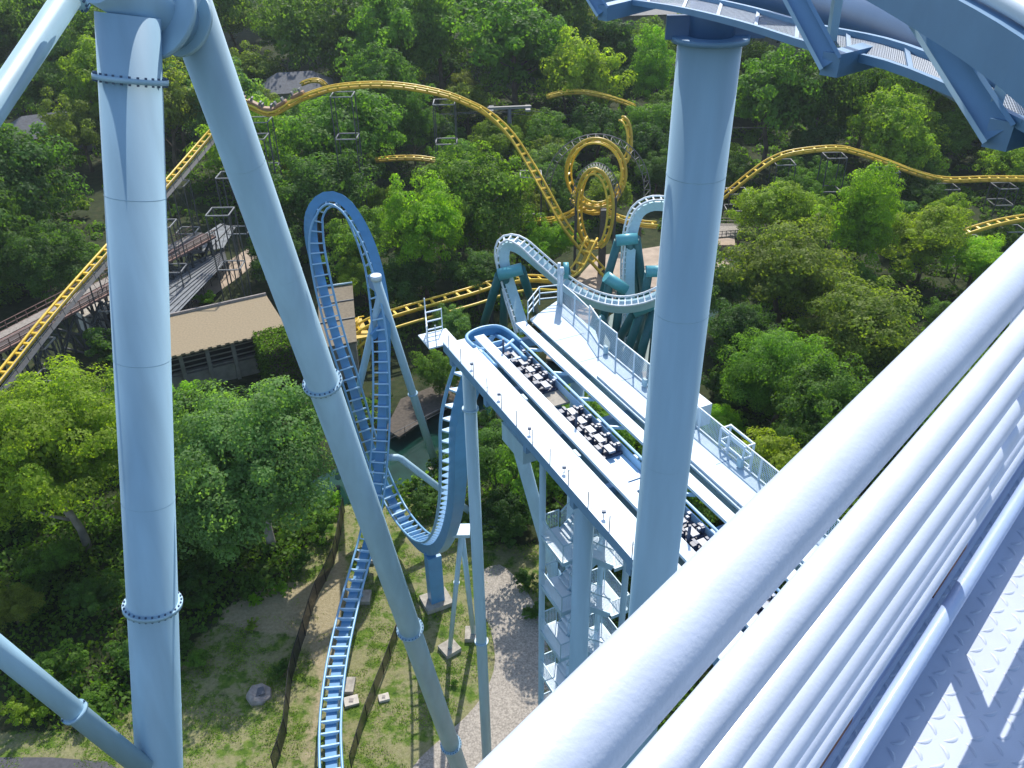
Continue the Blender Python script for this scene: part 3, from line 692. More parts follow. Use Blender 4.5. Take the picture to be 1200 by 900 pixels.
# platform fence: mesh panels
def panel(s0,t0,s1,t1,z0,z1,name='mesh_panel'):
    a_,b_=bq(s0,t0,z0),bq(s1,t1,z0); c1_,d1=bq(s1,t1,z1),bq(s0,t0,z1)
    o=wiremesh((a_,b_,c1_,d1),name,M['wire'],br)
    mb=MB()
    for p,q in((a_,b_),(b_,c1_),(c1_,d1),(d1,a_)): mb.bar(p,q,.05,.05)
    mb.build('panel_frame',M['white'],o)
fl=[(37.6,21.3,1.3),(35.8,21.25,1.3),(34.0,21.1,1.5),(32.4,20.75,1.7),(30.8,20.75,1.5),(29.2,20.75,1.25),(27.6,20.75,1.25),(26.0,20.75,1.2),(24.0,20.75,1.1),(22.0,20.75,1.1),(20.0,20.75,1.1),(17.5,20.75,1.1),(15,20.75,1.1),(12,20.75,1.1),(8,20.75,1.1)]
for a_,b_ in zip(fl,fl[1:]): panel(a_[0],a_[1],b_[0],b_[1],ZB+.08,ZB+min(a_[2],b_[2]))
for f_ in fl: MB().bar(bq(f_[0],f_[1],ZB),bq(f_[0],f_[1],ZB+f_[2]),.07,.07).build('fence_post',M['white'],br)
for z in(.35,.7,1.1):
    mb=MB()
    for p,q in(((36.6,18.8),(37.9,20.2)),((37.9,20.2),(37.6,21.3))): mb.bar(bq(*p,ZB+z),bq(*q,ZB+z),.05,.05)
    mb.build('guard_rail',M['white'],br)
for p in((36.6,18.8),(37.3,19.5),(37.9,20.2)): MB().bar(bq(*p,ZB),bq(*p,ZB+1.1),.06,.06).build('fence_post',M['white'],br)
for s,z in((37.5,2.5),(37.2,2.0)): MB().tube([bq(s,21.2,ZB),bq(s,21.2,ZB+z)],.09,8).build('lamp_post',M['white'],br,smooth=True)
MB().tube([bq(37.2,21.2,ZB+1.95),bq(37.2,21.2,ZB+2.35)],[.16,.1],8).build('lamp_globe',M['white'],br,smooth=True)
# raised white boxes/frames on platform: control box and ladder frames near right
for s,l in((26.6,'a'),(22.6,'b')):
    mb=MB()
    for ss in(s,s-1.5):
        for tt in(20.8,21.3): mb.bar(bq(ss,tt,ZB-.9),bq(ss,tt,ZB+.95),.08,.08)
    for z in(-.8,-.3,.3,.9):
        mb.bar(bq(s,20.8,ZB+z),bq(s-1.5,20.8,ZB+z),.06,.1); mb.bar(bq(s,21.3,ZB+z),bq(s-1.5,21.3,ZB+z),.06,.1)
        mb.bar(bq(s,20.8,ZB+z),bq(s,21.3,ZB+z),.06,.1); mb.bar(bq(s-1.5,20.8,ZB+z),bq(s-1.5,21.3,ZB+z),.06,.1)
    mb.build('ladder_cage',M['white'],br)
MB().box(bq(25.2,21.4,ZB+.15),1.3,.9,1.1,UB,-NB).build('control_cabinet',M['white'],br)
for s in(31.5,28.,24.3,21.): MB().box(bq(s,20.6,ZB+.25),.25,.15,.4,UB,-NB).build('junction_box',M['palegrey'],br)
# supports of brake run
def post(label,top,foot,r,name='support_post',m=None,fl=(),cat='support',foot_size=1.6,group=None):
    top=Vector(top);foot=Vector(foot); th=thing(name,label,cat,(foot.x,foot.y,foot.z),group)
    MB().tube([foot,top],r,18).build('shaft',m or M['palegrey'],th,smooth=True)
    d=(top-foot).normalized()
    for k in fl:
        c=foot.lerp(top,k); MB().tube([c-d*.06,c+d*.06],r*1.28,20).build('flange',M['pale'],th,smooth=True)
    if foot_size: MB().box(foot+Vector((0,0,.2)),foot_size,foot_size,.5,(.8,.6,0),(-.6,.8,0)).build('footing',M['concrete'],th)
    return th
F1=PY(549,432,38.6); post('slim vertical post under the far left corner of the white brake run',F1,(F1.x,F1.y,0),.36,fl=(.42,.93))
F2=PY(591,476,35.4); post('slanted leg leaning from the brake run edge down behind the stairs',(F2.x,F2.y,ZB-.9),tuple(PZ(684,800,0)),.38,fl=(.5,))
F3=PY(685,600,28.3); post('thick column under the brake run edge in front of the zigzag stairs',(F3.x,F3.y,ZB-.9),(F3.x,F3.y,0),.45,m=M['pale'],fl=())
for s in(33,24,12):
    p=bq(s,19.9,ZB-1.5); post('vertical post under the %s part of the platform'%{33:'far',24:'middle',12:'near'}[s],p,(p.x,p.y,0),.38)
mbx=bbx(MB(),27.6,29.8,13.9,15.6,ZB-2.0,ZB-1.0).build('service_box',M['palegrey'],br)
# stair tower
th=thing('stair_tower','pale blue zigzag steel stair tower with white landings beside the thick column','stairs',tuple(bq(24,13.5,0)))
sA,sB=25.0,27.0
TS=2.15
bq_=bq
def bq(s,t,z=ZB): return bq_(s,t+TS,z)
zz=31.9; lev=0
for (s,t) in((sB+.1,12.5),(sB,15.9),(sA-.2,15.9)):
    MB().tube([bq(s,t,0),bq(s,t,36.9)],.16,10).build('corner_post',M['palegrey'],th,smooth=True)
while zz>2:
    bbx(MB(),sA-.1,sB+.2,12.4,13.45,zz-.08,zz).build('landing',M['white'],th)
    bbx(MB(),sA-.1,sB+.2,15.3,16.3,zz-1.73,zz-1.65).build('landing',M['white'],th)
    for (s,t0,z0,t1,z1) in((sB-.9,13.45,zz,15.3,zz+1.65),(sA+.1,13.45,zz,15.3,zz-1.65)):
        fl_=MB()
        for k in range(9):
            q=(k+.5)/9; fl_.add([bq(ss,t0+(t1-t0)*q+tt,z0+(z1-z0)*q+dz) for ss in(s,s+.9) for tt in(-.15,.15) for dz in(-.03,0)],[(0,1,3,2),(4,6,7,5),(0,4,5,1),(2,3,7,6),(0,2,6,4),(1,5,7,3)])
        f_=fl_.build('stair_flight',M['white'],th)
        for ss in(s-.03,s+.93):
            MB().bar(bq(ss,t0,z0-.12),bq(ss,t1,z1-.12),.05,.28).build('stringer',M['pale'],f_)
            a_,b_=bq(ss,t0,z0+.15),bq(ss,t1,z1+.15); o=wiremesh((a_,b_,b_+Vector((0,0,.85)),a_+Vector((0,0,.85))),'mesh_panel',M['wire'],f_)
            MB().bar(bq(ss,t0,z0+1.05),bq(ss,t1,z1+1.05),.05,.05).build('handrail',M['palegrey'],f_)
    def guard(pts,z):
        for p,q in zip(pts,pts[1:]):
            a_,b_=bq(*p,z+.1),bq(*q,z+.1); wiremesh((a_,b_,b_+Vector((0,0,.9)),a_+Vector((0,0,.9))),'mesh_panel',M['wire'],th)
            MB().bar(bq(*p,z+1.05),bq(*q,z+1.05),.05,.05).build('guard_rail',M['palegrey'],th); MB().bar(bq(*p,z),bq(*p,z+1.05),.05,.05).build('guard_post',M['palegrey'],th)
            MB().bar(bq(*p,z-.1),bq(*q,z-.1),.06,.22).build('toe_board',M['palegrey'],th)
    guard([(sB+.2,13.45),(sB+.2,12.4),(sA-.1,12.4),(sA-.1,13.45)],zz)
    guard([(sB+.2,15.3),(sB+.2,16.3),(sA-.1,16.3),(sA-.1,15.3)],zz-1.65)
    zz-=3.3
bq=bq_

# ------------------------------------------------------------------ blue dive track
BT=[((16.0,33.0,37.95),(0,0,1)),((16.0,35.6,37.8),(.15,0,1)),((16.0,37.6,36.6),(.6,0,.8))]
P=[bq(b_[0][1],b_[0][0],b_[0][2]) for b_ in BT]; U=[Vector((0,0,1)),UB*.2+Vector((0,0,1)),UB*.7+Vector((0,0,.7))]
lst=[((533,480,41.6),UB),((530,540,43.2),UB),((527,585,46.5),UB+Vector((0,0,.25))),((519,618,51),UB*.8+Vector((0,0,.6))),((507,632,55.5),UB*.4+Vector((0,0,.9))),((490,626,60),(0,0,1)),((468,600,64.5),(.1,-.3,1)),((448,560,68),(.2,-.6,.8)),((430,510,70.5),(.2,-.85,.6)),((412,450,72.5),(.2,-.95,.4)),((393,390,74.5),(.3,-.95,.2)),((378,330,76.5),(.45,-.9,.05)),((371,285,78),(.6,-.75,-.2)),((374,255,79),(.5,-.5,-.7)),((385,241,79.5),(.05,-.45,-.9)),((400,247,79),(-.4,-.5,-.75)),((417,275,77.5),(-.75,-.5,-.3)),((430,310,76),(-.8,-.55,-.1)),((440,355,74),(-.6,-.8,.05)),((445,400,72),(-.35,-.95,.15)),((447,450,70),(-.15,-.95,.25)),((446,510,67.5),(0,-.9,.35)),((442,560,65),(0,-.85,.5)),((436,605,63),(0,-.6,.8))]
for (p,u) in lst: P.append(PY(*p)); U.append(Vector(u))
for (x,y,z) in [(428,640,2.9),(414,690,2.0),(403,735,1.9),(394,780,1.9),(388,830,1.9),(387,880,1.9),(392,940,1.9),(405,1000,2)]:
    P.append(PZ(x,y,z)); U.append(Vector((0,0,1)))
dv=thing('dive_coaster_track','deep blue coaster track dropping, looping and running over the lawn','coaster track',(-8,60,0))
fr=track(dv,P,U,1.65,.11,('box',.85,.95,.85),(.2,.5,.13),M['bluerail'],M['blue'],M['rung'],step=.53,tie_every=2,max_ties=100,keep=16)
# supports of the blue track
a_=PY(441,328,73.5); foot=PZ(513,552,-.3); foot2=PZ(396,560,-.3)
th=post('pale blue A frame leg right of the blue loop with white cap',a_,foot,.42,fl=(.45,),name='track_support')
MB().tube([a_.lerp(foot,.06),foot2],.36,16).build('brace',M['palegrey'],th,smooth=True)
MB().tube([a_,a_+Vector((0,0,.5))],.52,18).build('cap',M['white'],th,smooth=True)
MB().bar(a_-Vector((0,0,.7)),PY(434,330,75),.3,1.2).build('bracket',M['blue'],th)
MB().bar(a_.lerp(foot,.18),PY(436,395,72.5),.3,.8).build('bracket',M['blue'],th)
b0=PY(447,536,67); b1=PY(468,536,67.5); b2=PZ(580,622,0)
th=thing('bent_brace','pale blue bent tube reaching from the blue track to the ground on the right','brace',tuple(b2))
MB().tube([b0,b1-(b1-b0)*.1,b1+(b2-b1)*.02,b2],.34,16).build('tube',M['palegrey'],th,smooth=True)
c_m=b1.lerp(b2,.45); d_=(b2-b1).normalized(); MB().tube([c_m-d_*.06,c_m+d_*.06],.45,16).build('flange',M['pale'],th,smooth=True)
t_=PY(541,622,49.5)
th=post('slim pale V support under the foot of the blue drop',t_,PZ(527,762,0),.2,fl=(.6,),name='track_support',foot_size=1.5)
f2=PZ(555,745,0); MB().tube([t_,f2],.22,14).build('shaft',M['palegrey'],th,smooth=True); MB().box(f2+Vector((0,0,.2)),1.5,1.5,.5).build('footing',M['concrete'],th)
MB().box(t_,1.3,1.3,.3).build('cap',M['palegrey'],th)
q=PZ(508,668,0)
th=thing('track_pedestal','short blue pedestal on concrete under the lowest point of the blue dip','support',tuple(q))
v_=PY(506,640,56.5); MB().bar(Vector((v_.x,v_.y,v_.z-1.0)),Vector((v_.x,v_.y,.3)),1.3,1.0,up=UB).build('column',M['blue'],th); MB().box(Vector((v_.x,v_.y,.25)),2.6,2.2,.5,NB,UB).build('footing',M['concrete'],th)
for (x,y,lb) in [(430,655,'nearest the woods'),(424,702,'second from the woods'),(404,806,'beside the white square slab')]:
    q=PZ(x,y,0); c0=min(fr,key=lambda f:(f[0].xy-q.xy).length+ (100 if f[0].z>4 else 0)); 
    th=thing('track_saddle','short blue track saddle on a concrete block, %s'%lb,'support',(q.x,q.y,0),'saddles under the ground level blue track')
    MB().box(Vector((q.x,q.y,.2)),1.7,1.5,.5).build('footing',M['concrete'],th); MB().bar(Vector((q.x,q.y,.4)),c0[0]-Vector((0,0,1.1)),.4,.4).build('column',M['bluerail'],th)
# slabs and stone on the lawn
for (x,y,s,lb,nm) in [(450,819,.9,'small white square access slab on the lawn','access_slab'),(412,823,1.2,'pale rectangular slab at the right edge of the blue track','access_slab')]:
    q=PZ(x,y,0); o=MB().box(Vector((q.x,q.y,.12)),s,s*.8,.3,(.95,.3,0),(-.3,.95,0)).build(nm,mat('pale_slab',(.5,.46,.4),.8),None,loc=(q.x,q.y,0),bevel=.04); th=thing(nm,lb,'slab',(q.x,q.y,0)); o.name='slab_body'; o.parent=th; o.location=(0,0,0)
    MB().box(Vector((q.x,q.y,.285)),s*.3,s*.3,.05).build('cover',M['stone'],th)
q=PZ(304,815,0); mb=MB(); mb.tube([Vector((q.x,q.y,-.2)),Vector((q.x,q.y,.3)),Vector((q.x+.05,q.y,.45))],[1.15,1.05,.85],7)
th=thing('marker_stone','flat grey boulder with dark plate on the grass near the tree shadow','stone',(q.x,q.y,0)); mb.build('boulder',M['stone'],th,bevel=.1); MB().box(Vector((q.x+.05,q.y,.48)),.9,.8,.06,(.9,.4,0),(-.4,.9,0)).build('plate',M['slate'],th)

# ------------------------------------------------------------------ near supports
def flange(parent,c,d,r,n=28,th_=.06,m=None):
    d=d.normalized(); o=MB().tube([c-d*th_,c+d*th_],r,36).build('flange',m or M['pale'],parent,smooth=True)
    X=d.orthogonal().normalized(); Yv=d.cross(X); mb=MB()
    for k in range(n):
        a=2*math.pi*k/n; q=c+(X*math.cos(a)+Yv*math.sin(a))*(r*.945); mb.tube([q-d*(th_+.045),q+d*(th_+.045)],.03,6)
    mb.build('bolts',M['bolt'],o)
def extend(a,b,z): return a+(b-a)*((z-a.z)/(b.z-a.z))
def on(a,b,y):   # point of segment a-b seen at image row y
    lo,hi=0,1
    for _ in range(40):
        m_=(lo+hi)/2
        if pix(a.lerp(b,m_))[1]<y: lo=m_
        else: hi=m_
    return a.lerp(b,lo)
c0=PD(150,18,19.7); c1=PD(187,900,27.5); cf=extend(c0,c1,0)
l0=PD(214,-14,21.0); l1=PD(533,885,60.5); lf=extend(l0,l1,0)
af=thing('a_frame_support','huge pale blue A frame support with upright column and leaning leg','support',(cf.x,cf.y,0))
MB().tube([cf,c0],.71,40).build('column',M['pale'],af,smooth=True)
MB().tube([lf,l0],.59,32).build('leaning_leg',M['palegrey'],af,smooth=True)
dc=c1-c0; dl=l1-l0
for y in(93,708): flange(af,on(c0,c1,y),dc,.84)
for y in(448,737,872): flange(af,on(l0,l1,y),dl,.74,24)
k0=c0-dc.normalized()*-.35; k1=l0.lerp(l1,.012)
ca_=PD(140,-14,19.4); cb_=PD(222,36,21.4)
MB().tube([ca_+(ca_-cb_)*.25,cb_],.62,36).build('connector',M['pale'],af,smooth=True)
dk=cb_-ca_; cm=PD(190,20,20.4)
MB().tube([cm-dk.normalized()*.09,cm+dk.normalized()*.05],1.02,40).build('flange',M['pale'],af,smooth=True)
cm2=PD(217,28,21.1); MB().tube([cm2-dk.normalized()*.05,cm2+dk.normalized()*.05],.82,40).build('flange',M['palegrey'],af,smooth=True)
s0=PD(92,-22,20.2); s1=PD(-60,205,18.6); MB().tube([s0,s0+(s1-s0)*4],.30,24).build('brace',M['palegrey'],af,smooth=True)
flange(af,PD(86,-3,20.1),s1-s0,.38,16,.04)
t0=PD(-200,600,19.0); t1=PD(168,900,26.4); MB().tube([t0,t1],.31,24).build('brace',M['pale'],af,smooth=True)
flange(af,t0.lerp(t1,.72),t1-t0,.38,2,.05)
for y in(230,420,585,830):
    q=on(c0,c1,y); d_=dc.normalized(); MB().tube([q-d_*.012,q,q+d_*.012],[.708,.718,.708],40).build('weld_seam',M['pale'],af,smooth=True)
for y in(190,320,600): 
    q=on(l0,l1,y); d_=dl.normalized(); MB().tube([q-d_*.012,q,q+d_*.012],[.588,.598,.588],36).build('weld_seam',M['palegrey'],af,smooth=True)
# big column on the right
r1=PD(832,48,18.9); rf=Vector((r1.x,r1.y,0))
bc=thing('round_column','thick pale blue upright column right of centre carrying the curved track','support',tuple(rf))
MB().tube([rf,r1],.71,40).build('shaft',M['pale'],bc,smooth=True)
MB().tube([r1,r1+Vector((0,0,.12))],.86,36).build('cap_plate',M['bracket'],bc,smooth=True)
MB().tube([r1+Vector((0,0,.12)),r1+Vector((0,0,.9))],.5,24).build('neck',M['spine'],bc,smooth=True)
MB().box(r1+Vector((.1,0,.3)),2.2,.12,.5).build('gusset',M['spine'],bc)
MB().box(rf+Vector((0,0,.3)),3,3,.8).build('footing',M['concrete'],bc)
for z in(53.2,49.5,44.6,40.3,33): MB().tube([Vector((rf.x,rf.y,z-.012)),Vector((rf.x,rf.y,z)),Vector((rf.x,rf.y,z+.012))],[.708,.718,.708],40).build('weld_seam',M['pale'],bc,smooth=True)
# ------------------------------------------------------------------ curved lift track, upper right
lt=thing('curved_track_structure','blue curved track girder with mesh walkway and V brackets across the upper right corner','track structure',tuple(PD(900,10,16)))
def pd(L): return catmull([PD(*p) for p in L],.5)
spn=pd([(560,-150,27),(700,-62,22.5),(832,-22,18.9),(950,4,15.8),(1050,34,13.2),(1150,78,11),(1260,140,9.3),(1400,240,8)])
MB().tube(spn,.5,28).build('spine',M['spine'],lt,smooth=True)
ch=pd([(600,-45,22.5),(690,-6,20),(745,3,18.2),(800,12,16.7),(870,29,14.8),(950,54,12.8),(1040,76,11.2),(1120,108,9.9),(1200,146,8.9),(1320,215,7.9)])
mb=MB(); 
for a_,b_ in zip(ch,ch[1:]): mb.bar(a_,b_,.08,.11)
mb.build('edge_channel',M['bracket'],lt)
ch2=[p+Vector((.25,.85,.12)) for p in ch]
mb=MB(); mb.sheet([ch,ch2]); n=len(ch); mb.uv=[(i*.5,0) for i in range(n)]+[(i*.5,.9) for i in range(n)]
mb.build('grating',M['grating'],lt)
mb=MB()
for a_,b_ in zip(ch2,ch2[1:]): mb.bar(a_,b_,.08,.12)
mb.build('edge_channel',M['bracket'],lt)
mb=MB()
for p in ch[::3]: mb.bar(p,p+Vector((.25,.85,.12)),.06,.06)
mb.build('grating_bearers',M['bracket'],lt)
# near rail girder and rails
bm_=pd([(830,-85,14.5),(930,-60,12.6),(1010,-34,11),(1100,12,9.4),(1200,74,8),(1320,175,6.9)])
mb=MB(); rings=[]
for i,p in enumerate(bm_):
    T=(bm_[min(i+1,len(bm_)-1)]-bm_[max(i-1,0)]).normalized(); S=T.cross(Vector((0,0,1))).normalized(); Uu=S.cross(T)
    rings.append([p+S*.13+Uu*.24,p-S*.13+Uu*.24,p-S*.13-Uu*.24,p+S*.13-Uu*.24])
mb.add([v for r in rings for v in r],[(i*4+k,i*4+(k+1)%4,(i+1)*4+(k+1)%4,(i+1)*4+k) for i in range(len(rings)-1) for k in range(4)]); mb.build('rail_girder',M['bracket'],lt)
MB().tube([p+Vector((.05,.05,.36)) for p in bm_],.10,16).build('rail',M['white'],lt,smooth=True)
MB().tube([p+Vector((.45,.35,.34)) for p in bm_],.06,12).build('cable_conduit',M['bracket'],lt,smooth=True)
MB().tube([p+Vector((1.1,.95,.36)) for p in bm_],.13,16).build('rail',M['white'],lt,smooth=True)
mb=MB()
for p in bm_[1::4]: mb.bar(p+Vector((0,0,-.26)),p+Vector((0,0,.26)),.30,.05)
mb.build('girder_stiffeners',M['palegrey'],lt)
def brk(name,pts,w,h,m=None):
    P_=[PD(*p) for p in pts]; mb=MB()
    for a_,b_ in zip(P_,P_[1:]): mb.bar(a_,b_,w,h,up=(.55,-.75,.1))
    return mb.build(name,m or M['bracket'],lt)
for L_ in ([(672,-40,18.5),(706,14,18.0)],[(912,-40,12.2),(973,74,11.5)],[(1073,6,10.3),(1170,156,9.1)],[(1300,130,7.2),(1400,260,6.8)]):
    a_,b_=[PD(*p) for p in L_]; D=(b_-a_).normalized(); view=((a_+b_)/2-CAM).normalized(); S=D.cross(view).normalized()
    k_=thing_=bpy.data.objects.new('v_bracket',None); COL.objects.link(k_); k_.parent=lt; OFF[k_.name]=OFF[lt.name]
    hw=.13 if L_[0][0]<1000 else .15
    # I section: flanges coloured pale for lit left edge, darker for shaded right side
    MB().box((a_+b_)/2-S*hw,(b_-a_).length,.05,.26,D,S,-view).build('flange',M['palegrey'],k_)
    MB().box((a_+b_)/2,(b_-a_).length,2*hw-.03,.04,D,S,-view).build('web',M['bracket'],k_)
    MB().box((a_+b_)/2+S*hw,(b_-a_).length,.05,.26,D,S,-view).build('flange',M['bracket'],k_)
    e=PD(L_[1][0]+62,L_[1][1]-14,L_[1][2]+.9)
    MB().bar(b_+Vector((0,0,-.02)),e,.26,.3).build('arm',M['bracket'],k_)
for L_ in ([(985,-25,12.2),(974,48,12.6)],[(1192,40,9.0),(1166,128,9.3)]):
    a_,b_=[PD(*p) for p in L_]; MB().bar(a_,b_,.12,.12).build('hanger',M['palegrey'],lt)

# ------------------------------------------------------------------ foreground walkway and guardrail
dr=ray(1683,-190); dr.z=0; dr.normalize(); SD=Vector((dr.y,-dr.x,0)); 
FZ=-1.44
def wq(a,s,z): return CAM+dr*a+SD*s+Vector((0,0,z))
wk=thing('metal_walkway','pale lavender tread plate walkway in the lower right corner','walkway',tuple(wq(1,0,FZ-.4)))
MB().box(wq(2.5,.33,FZ-.004),9,1.16,.008,dr,-SD).build('tread_plate',M['floor'],wk)
# raised lugs of the tread plate
vs=[];fs=[];k=0; a=.6
prof=[(-1,0),(-.7,.65),(-.25,1),(.25,1),(.7,.65),(1,0)]
i=0
while a<3.6:
    s=-.22; j=0
    while s<.5:
        ang=(.6 if (i+j)%2 else -.85)+random.uniform(-.05,.05); L2_=.0155; ca2,sa2=math.cos(ang),math.sin(ang)
        o=len(vs)
        for (u,h) in prof:
            cu=.004*(1-u*u)
            for (v,hh) in((-.0042,0),(0,.0030*h),(.0042,0)):
                uu=u*L2_; vv=v*(.25+h*.75)+cu; x=uu*ca2-vv*sa2; y=uu*sa2+vv*ca2
                vs.append(wq(a+x,s+y,FZ+.0003+hh))
        for q in range(5):
            for r in range(2): fs.append((o+q*3+r,o+q*3+r+1,o+(q+1)*3+r+1,o+(q+1)*3+r))
        s+=.036; j+=1
    a+=.036; i+=1
mb=MB(); mb.v=[tuple(v) for v in vs]; mb.f=fs; mb.build('raised_lugs',M['floor'],wk,smooth=True)
for s in(-.24,.9): MB().box(wq(2.5,s,FZ-.14),9,.06,.26,dr,-SD).build('stringer',M['bracket'],wk)
gr=thing('guardrail','glossy lavender white pipe guardrail running diagonally across the foreground','railing',tuple(wq(1,-.2,FZ)))
A0,A1=-1.6,6.2
seg=lambda r,s,z: MB().tube([wq(A0+(A1-A0)*i/40,s,z) for i in range(41)],r,48)
seg(.0305,-.198,-.474).build('handrail',M['rail'],gr,smooth=True)
for z,rad in ((-.643,.0215),(-.755,.0215),(-.863,.021),(-.962,.0205),(-1.044,.0165),(-1.127,.016)): seg(rad,-.199,z).build('pipe_rail',M['rail'],gr,smooth=True)
MB().tube([wq(A0+(A1-A0)*i/20,-.182,FZ+.075) for i in range(21)],.0172,24).build('toe_pipe',M['toe'],gr,smooth=True)
MB().box(wq(2.3,-.222,FZ+.06),7.8,.006,.12,dr,-SD).build('kick_plate',M['toe'],gr)
mb=MB()
for a in(.75,1.02,1.62): MB().box(wq(a,-.2175,FZ+.1),.2,.003,.02,dr,-SD).build('rust_patch',M['rust'],gr)
a=-.85
while a<6.2:
    MB().box(wq(a,-.243,(FZ-.47)/2-.0),.05,.034,-.5-FZ+.05,dr,-SD).build('post',M['rail'],gr,bevel=.004); a+=1.24*2

# ------------------------------------------------------------------ vegetation
def crown_mesh(name,seed,ncl,nleaf,ls,kind='round'):
    g=np.random.default_rng(seed); C=[];Rr=[]
    # uneven envelope: a few big limbs
    limbs=[]
    for i in range(7 if kind!='cone' else 5):
        a=g.uniform(0,2*math.pi); z=g.uniform(-.45,.75); q=math.sqrt(max(0,1-z*z))*g.uniform(.25,.5); limbs.append((math.cos(a)*q,math.sin(a)*q,z*.55,g.uniform(.42,.62)))
    while len(C)<ncl:
        d=g.normal(size=3); d/=np.linalg.norm(d)
        if d[2]<-.55: continue
        lm=limbs[g.integers(len(limbs))]; rr=lm[3]*g.uniform(.62,1.02)
        c=np.array(lm[:3])+d*rr*np.array([1,1,.95])
        if kind=='cone': 
            z=g.uniform(-.9,1.0); w=(1-(z+.9)/2.0)*.95+.06; a=g.uniform(0,2*math.pi); c=np.array([math.cos(a)*w*g.uniform(.6,1),math.sin(a)*w*g.uniform(.6,1),z])
        if kind=='tall': c=c*np.array([.9,.9,1.15])
        C.append(c); Rr.append(g.uniform(.12,.235)*(1.0 if kind!='cone' else .75))
    C=np.array(C); Rr=np.array(Rr); sc=1/np.percentile(np.abs(C[:,:2]),96); C*=sc*.9
    ci=np.repeat(np.arange(ncl),nleaf); N=len(ci)
    d=g.normal(size=(N,3)); d[:,2]+=.35; d/=np.linalg.norm(d,axis=1)[:,None]
    pos=C[ci]+d*(Rr[ci]*(.68+.36*g.random(N)))[:,None]*np.array([1,1,.75])
    out=C[ci]*np.array([1,1,.8]); out/=np.linalg.norm(out,axis=1)[:,None]+1e-6
    nrm=d*.9+out*.45+g.normal(size=(N,3))*.42+np.array([0,0,.3]); nrm/=np.linalg.norm(nrm,axis=1)[:,None]
    t=np.cross(nrm,g.normal(size=(N,3))); t/=np.linalg.norm(t,axis=1)[:,None]+1e-9; b=np.cross(nrm,t)
    L=ls*g.uniform(.6,1.3,N)[:,None]
    core=g.random(N)<.14; pos[core]=pos[core]*g.uniform(.35,.8,core.sum())[:,None]; L[core]*=2.0; W=L*.62
    v=np.stack([pos-t*L,pos-b*W+nrm*L*.12,pos+t*L,pos+b*W+nrm*L*.12],1).reshape(-1,3)
    me=bpy.data.meshes.new(name); me.vertices.add(4*N); me.vertices.foreach_set('co',v.ravel()); me.loops.add(4*N); me.loops.foreach_set('vertex_index',np.arange(4*N)); me.polygons.add(N); me.polygons.foreach_set('loop_start',np.arange(N)*4); me.update(calc_edges=True)
    at=me.attributes.new('tone','FLOAT','POINT'); ct=g.uniform(.15,.85,ncl)
    tone=np.clip(ct[ci]*.6+g.uniform(0,.4,N),0,1); at.data.foreach_set('value',np.repeat(tone,4)); me.materials.append(M['leaf'])
    return me
def trunk_mesh(name,seed,m):
    g=random.Random(seed); mb=MB(); z=-1.1
    # unit: crown radius 1 centred at origin, ground at z=-2.1
    ax=[Vector((0,0,-2.15)),Vector((g.uniform(-.05,.05),g.uniform(-.05,.05),-1.5)),Vector((g.uniform(-.1,.1),g.uniform(-.1,.1),-.8)),Vector((g.uniform(-.12,.12),g.uniform(-.12,.12),.3))]
    mb.tube(catmull(ax,.3),[.085-.006*i for i in range(len(catmull(ax,.3)))],8)
    for k in range(7):
        b=ax[2].lerp(ax[3],g.uniform(-.5,.8)); a=k*2.4+g.random(); e=b+Vector((math.cos(a)*.6,math.sin(a)*.6,g.uniform(.25,.6))); mid=b.lerp(e,.5)+Vector((0,0,-.06))
        mb.tube([b,mid,e],[.04,.028,.01],6)
    me=bpy.data.meshes.new(name); me.from_pydata(mb.v,[],mb.f); me.update(); me.materials.append(m)
    for p in me.polygons: p.use_smooth=True
    return me
CR={'hi':[crown_mesh('crown',11,260,260,.0205),crown_mesh('crown',12,260,250,.0205)],
    'mid':[crown_mesh('crown',20+i,190,170,.027) for i in range(4)],
    'tall':[crown_mesh('crown',30+i,190,170,.027,'tall') for i in range(2)],
    'cone':[crown_mesh('crown',40,120,90,.034,'cone')],
    'low':[crown_mesh('crown',50+i,150,110,.036) for i in range(3)],
    'bush':[crown_mesh('foliage',60+i,45,110,.05) for i in range(3)]}
TRK=[trunk_mesh('trunk',i,M['bark']) for i in range(3)]+[trunk_mesh('trunk',9,M['barkpale'])]
COLR={'mid':(.105,.200,.028),'light':(.190,.275,.028),'bright':(.175,.320,.022),'dark':(.052,.115,.026),'olive':(.155,.205,.036),'grey':(.120,.205,.066),'deep':(.072,.150,.028)}
TREES=[]
def tree(loc,r,h,kind,colr,label=None,group=None,seed=0,rot=None,name='broadleaf_tree',cat='tree',trunk=0):
    # h = total height; crown vertical radius from aspect
    g=random.Random(seed*77+5)
    rz=min(r*1.15,h*.45); cz=loc[2]+h-rz
    th=thing(name,label,cat,loc,group)
    cr=bpy.data.objects.new('crown',CR[kind][g.randrange(len(CR[kind]))]); COL.objects.link(cr); cr.parent=th
    cr.location=(0,0,cz-loc[2]); cr.scale=(r,r,rz); cr.rotation_euler=(0,0,g.uniform(0,6.28) if rot is None else rot)
    c=COLR[colr]; v=g.uniform(.85,1.15); cr.color=(c[0]*v*g.uniform(.9,1.12),c[1]*v,c[2]*v,1)
    tk=bpy.data.objects.new('trunk',TRK[trunk if trunk else g.randrange(3)]); COL.objects.link(tk); tk.parent=th
    s=(cz-loc[2])/2.1; tk.location=(0,0,cz-loc[2]); tk.scale=(r*.7,r*.7,s); tk.rotation_euler=(0,0,g.uniform(0,6.28))
    TREES.append((loc[0],loc[1],r)); return th
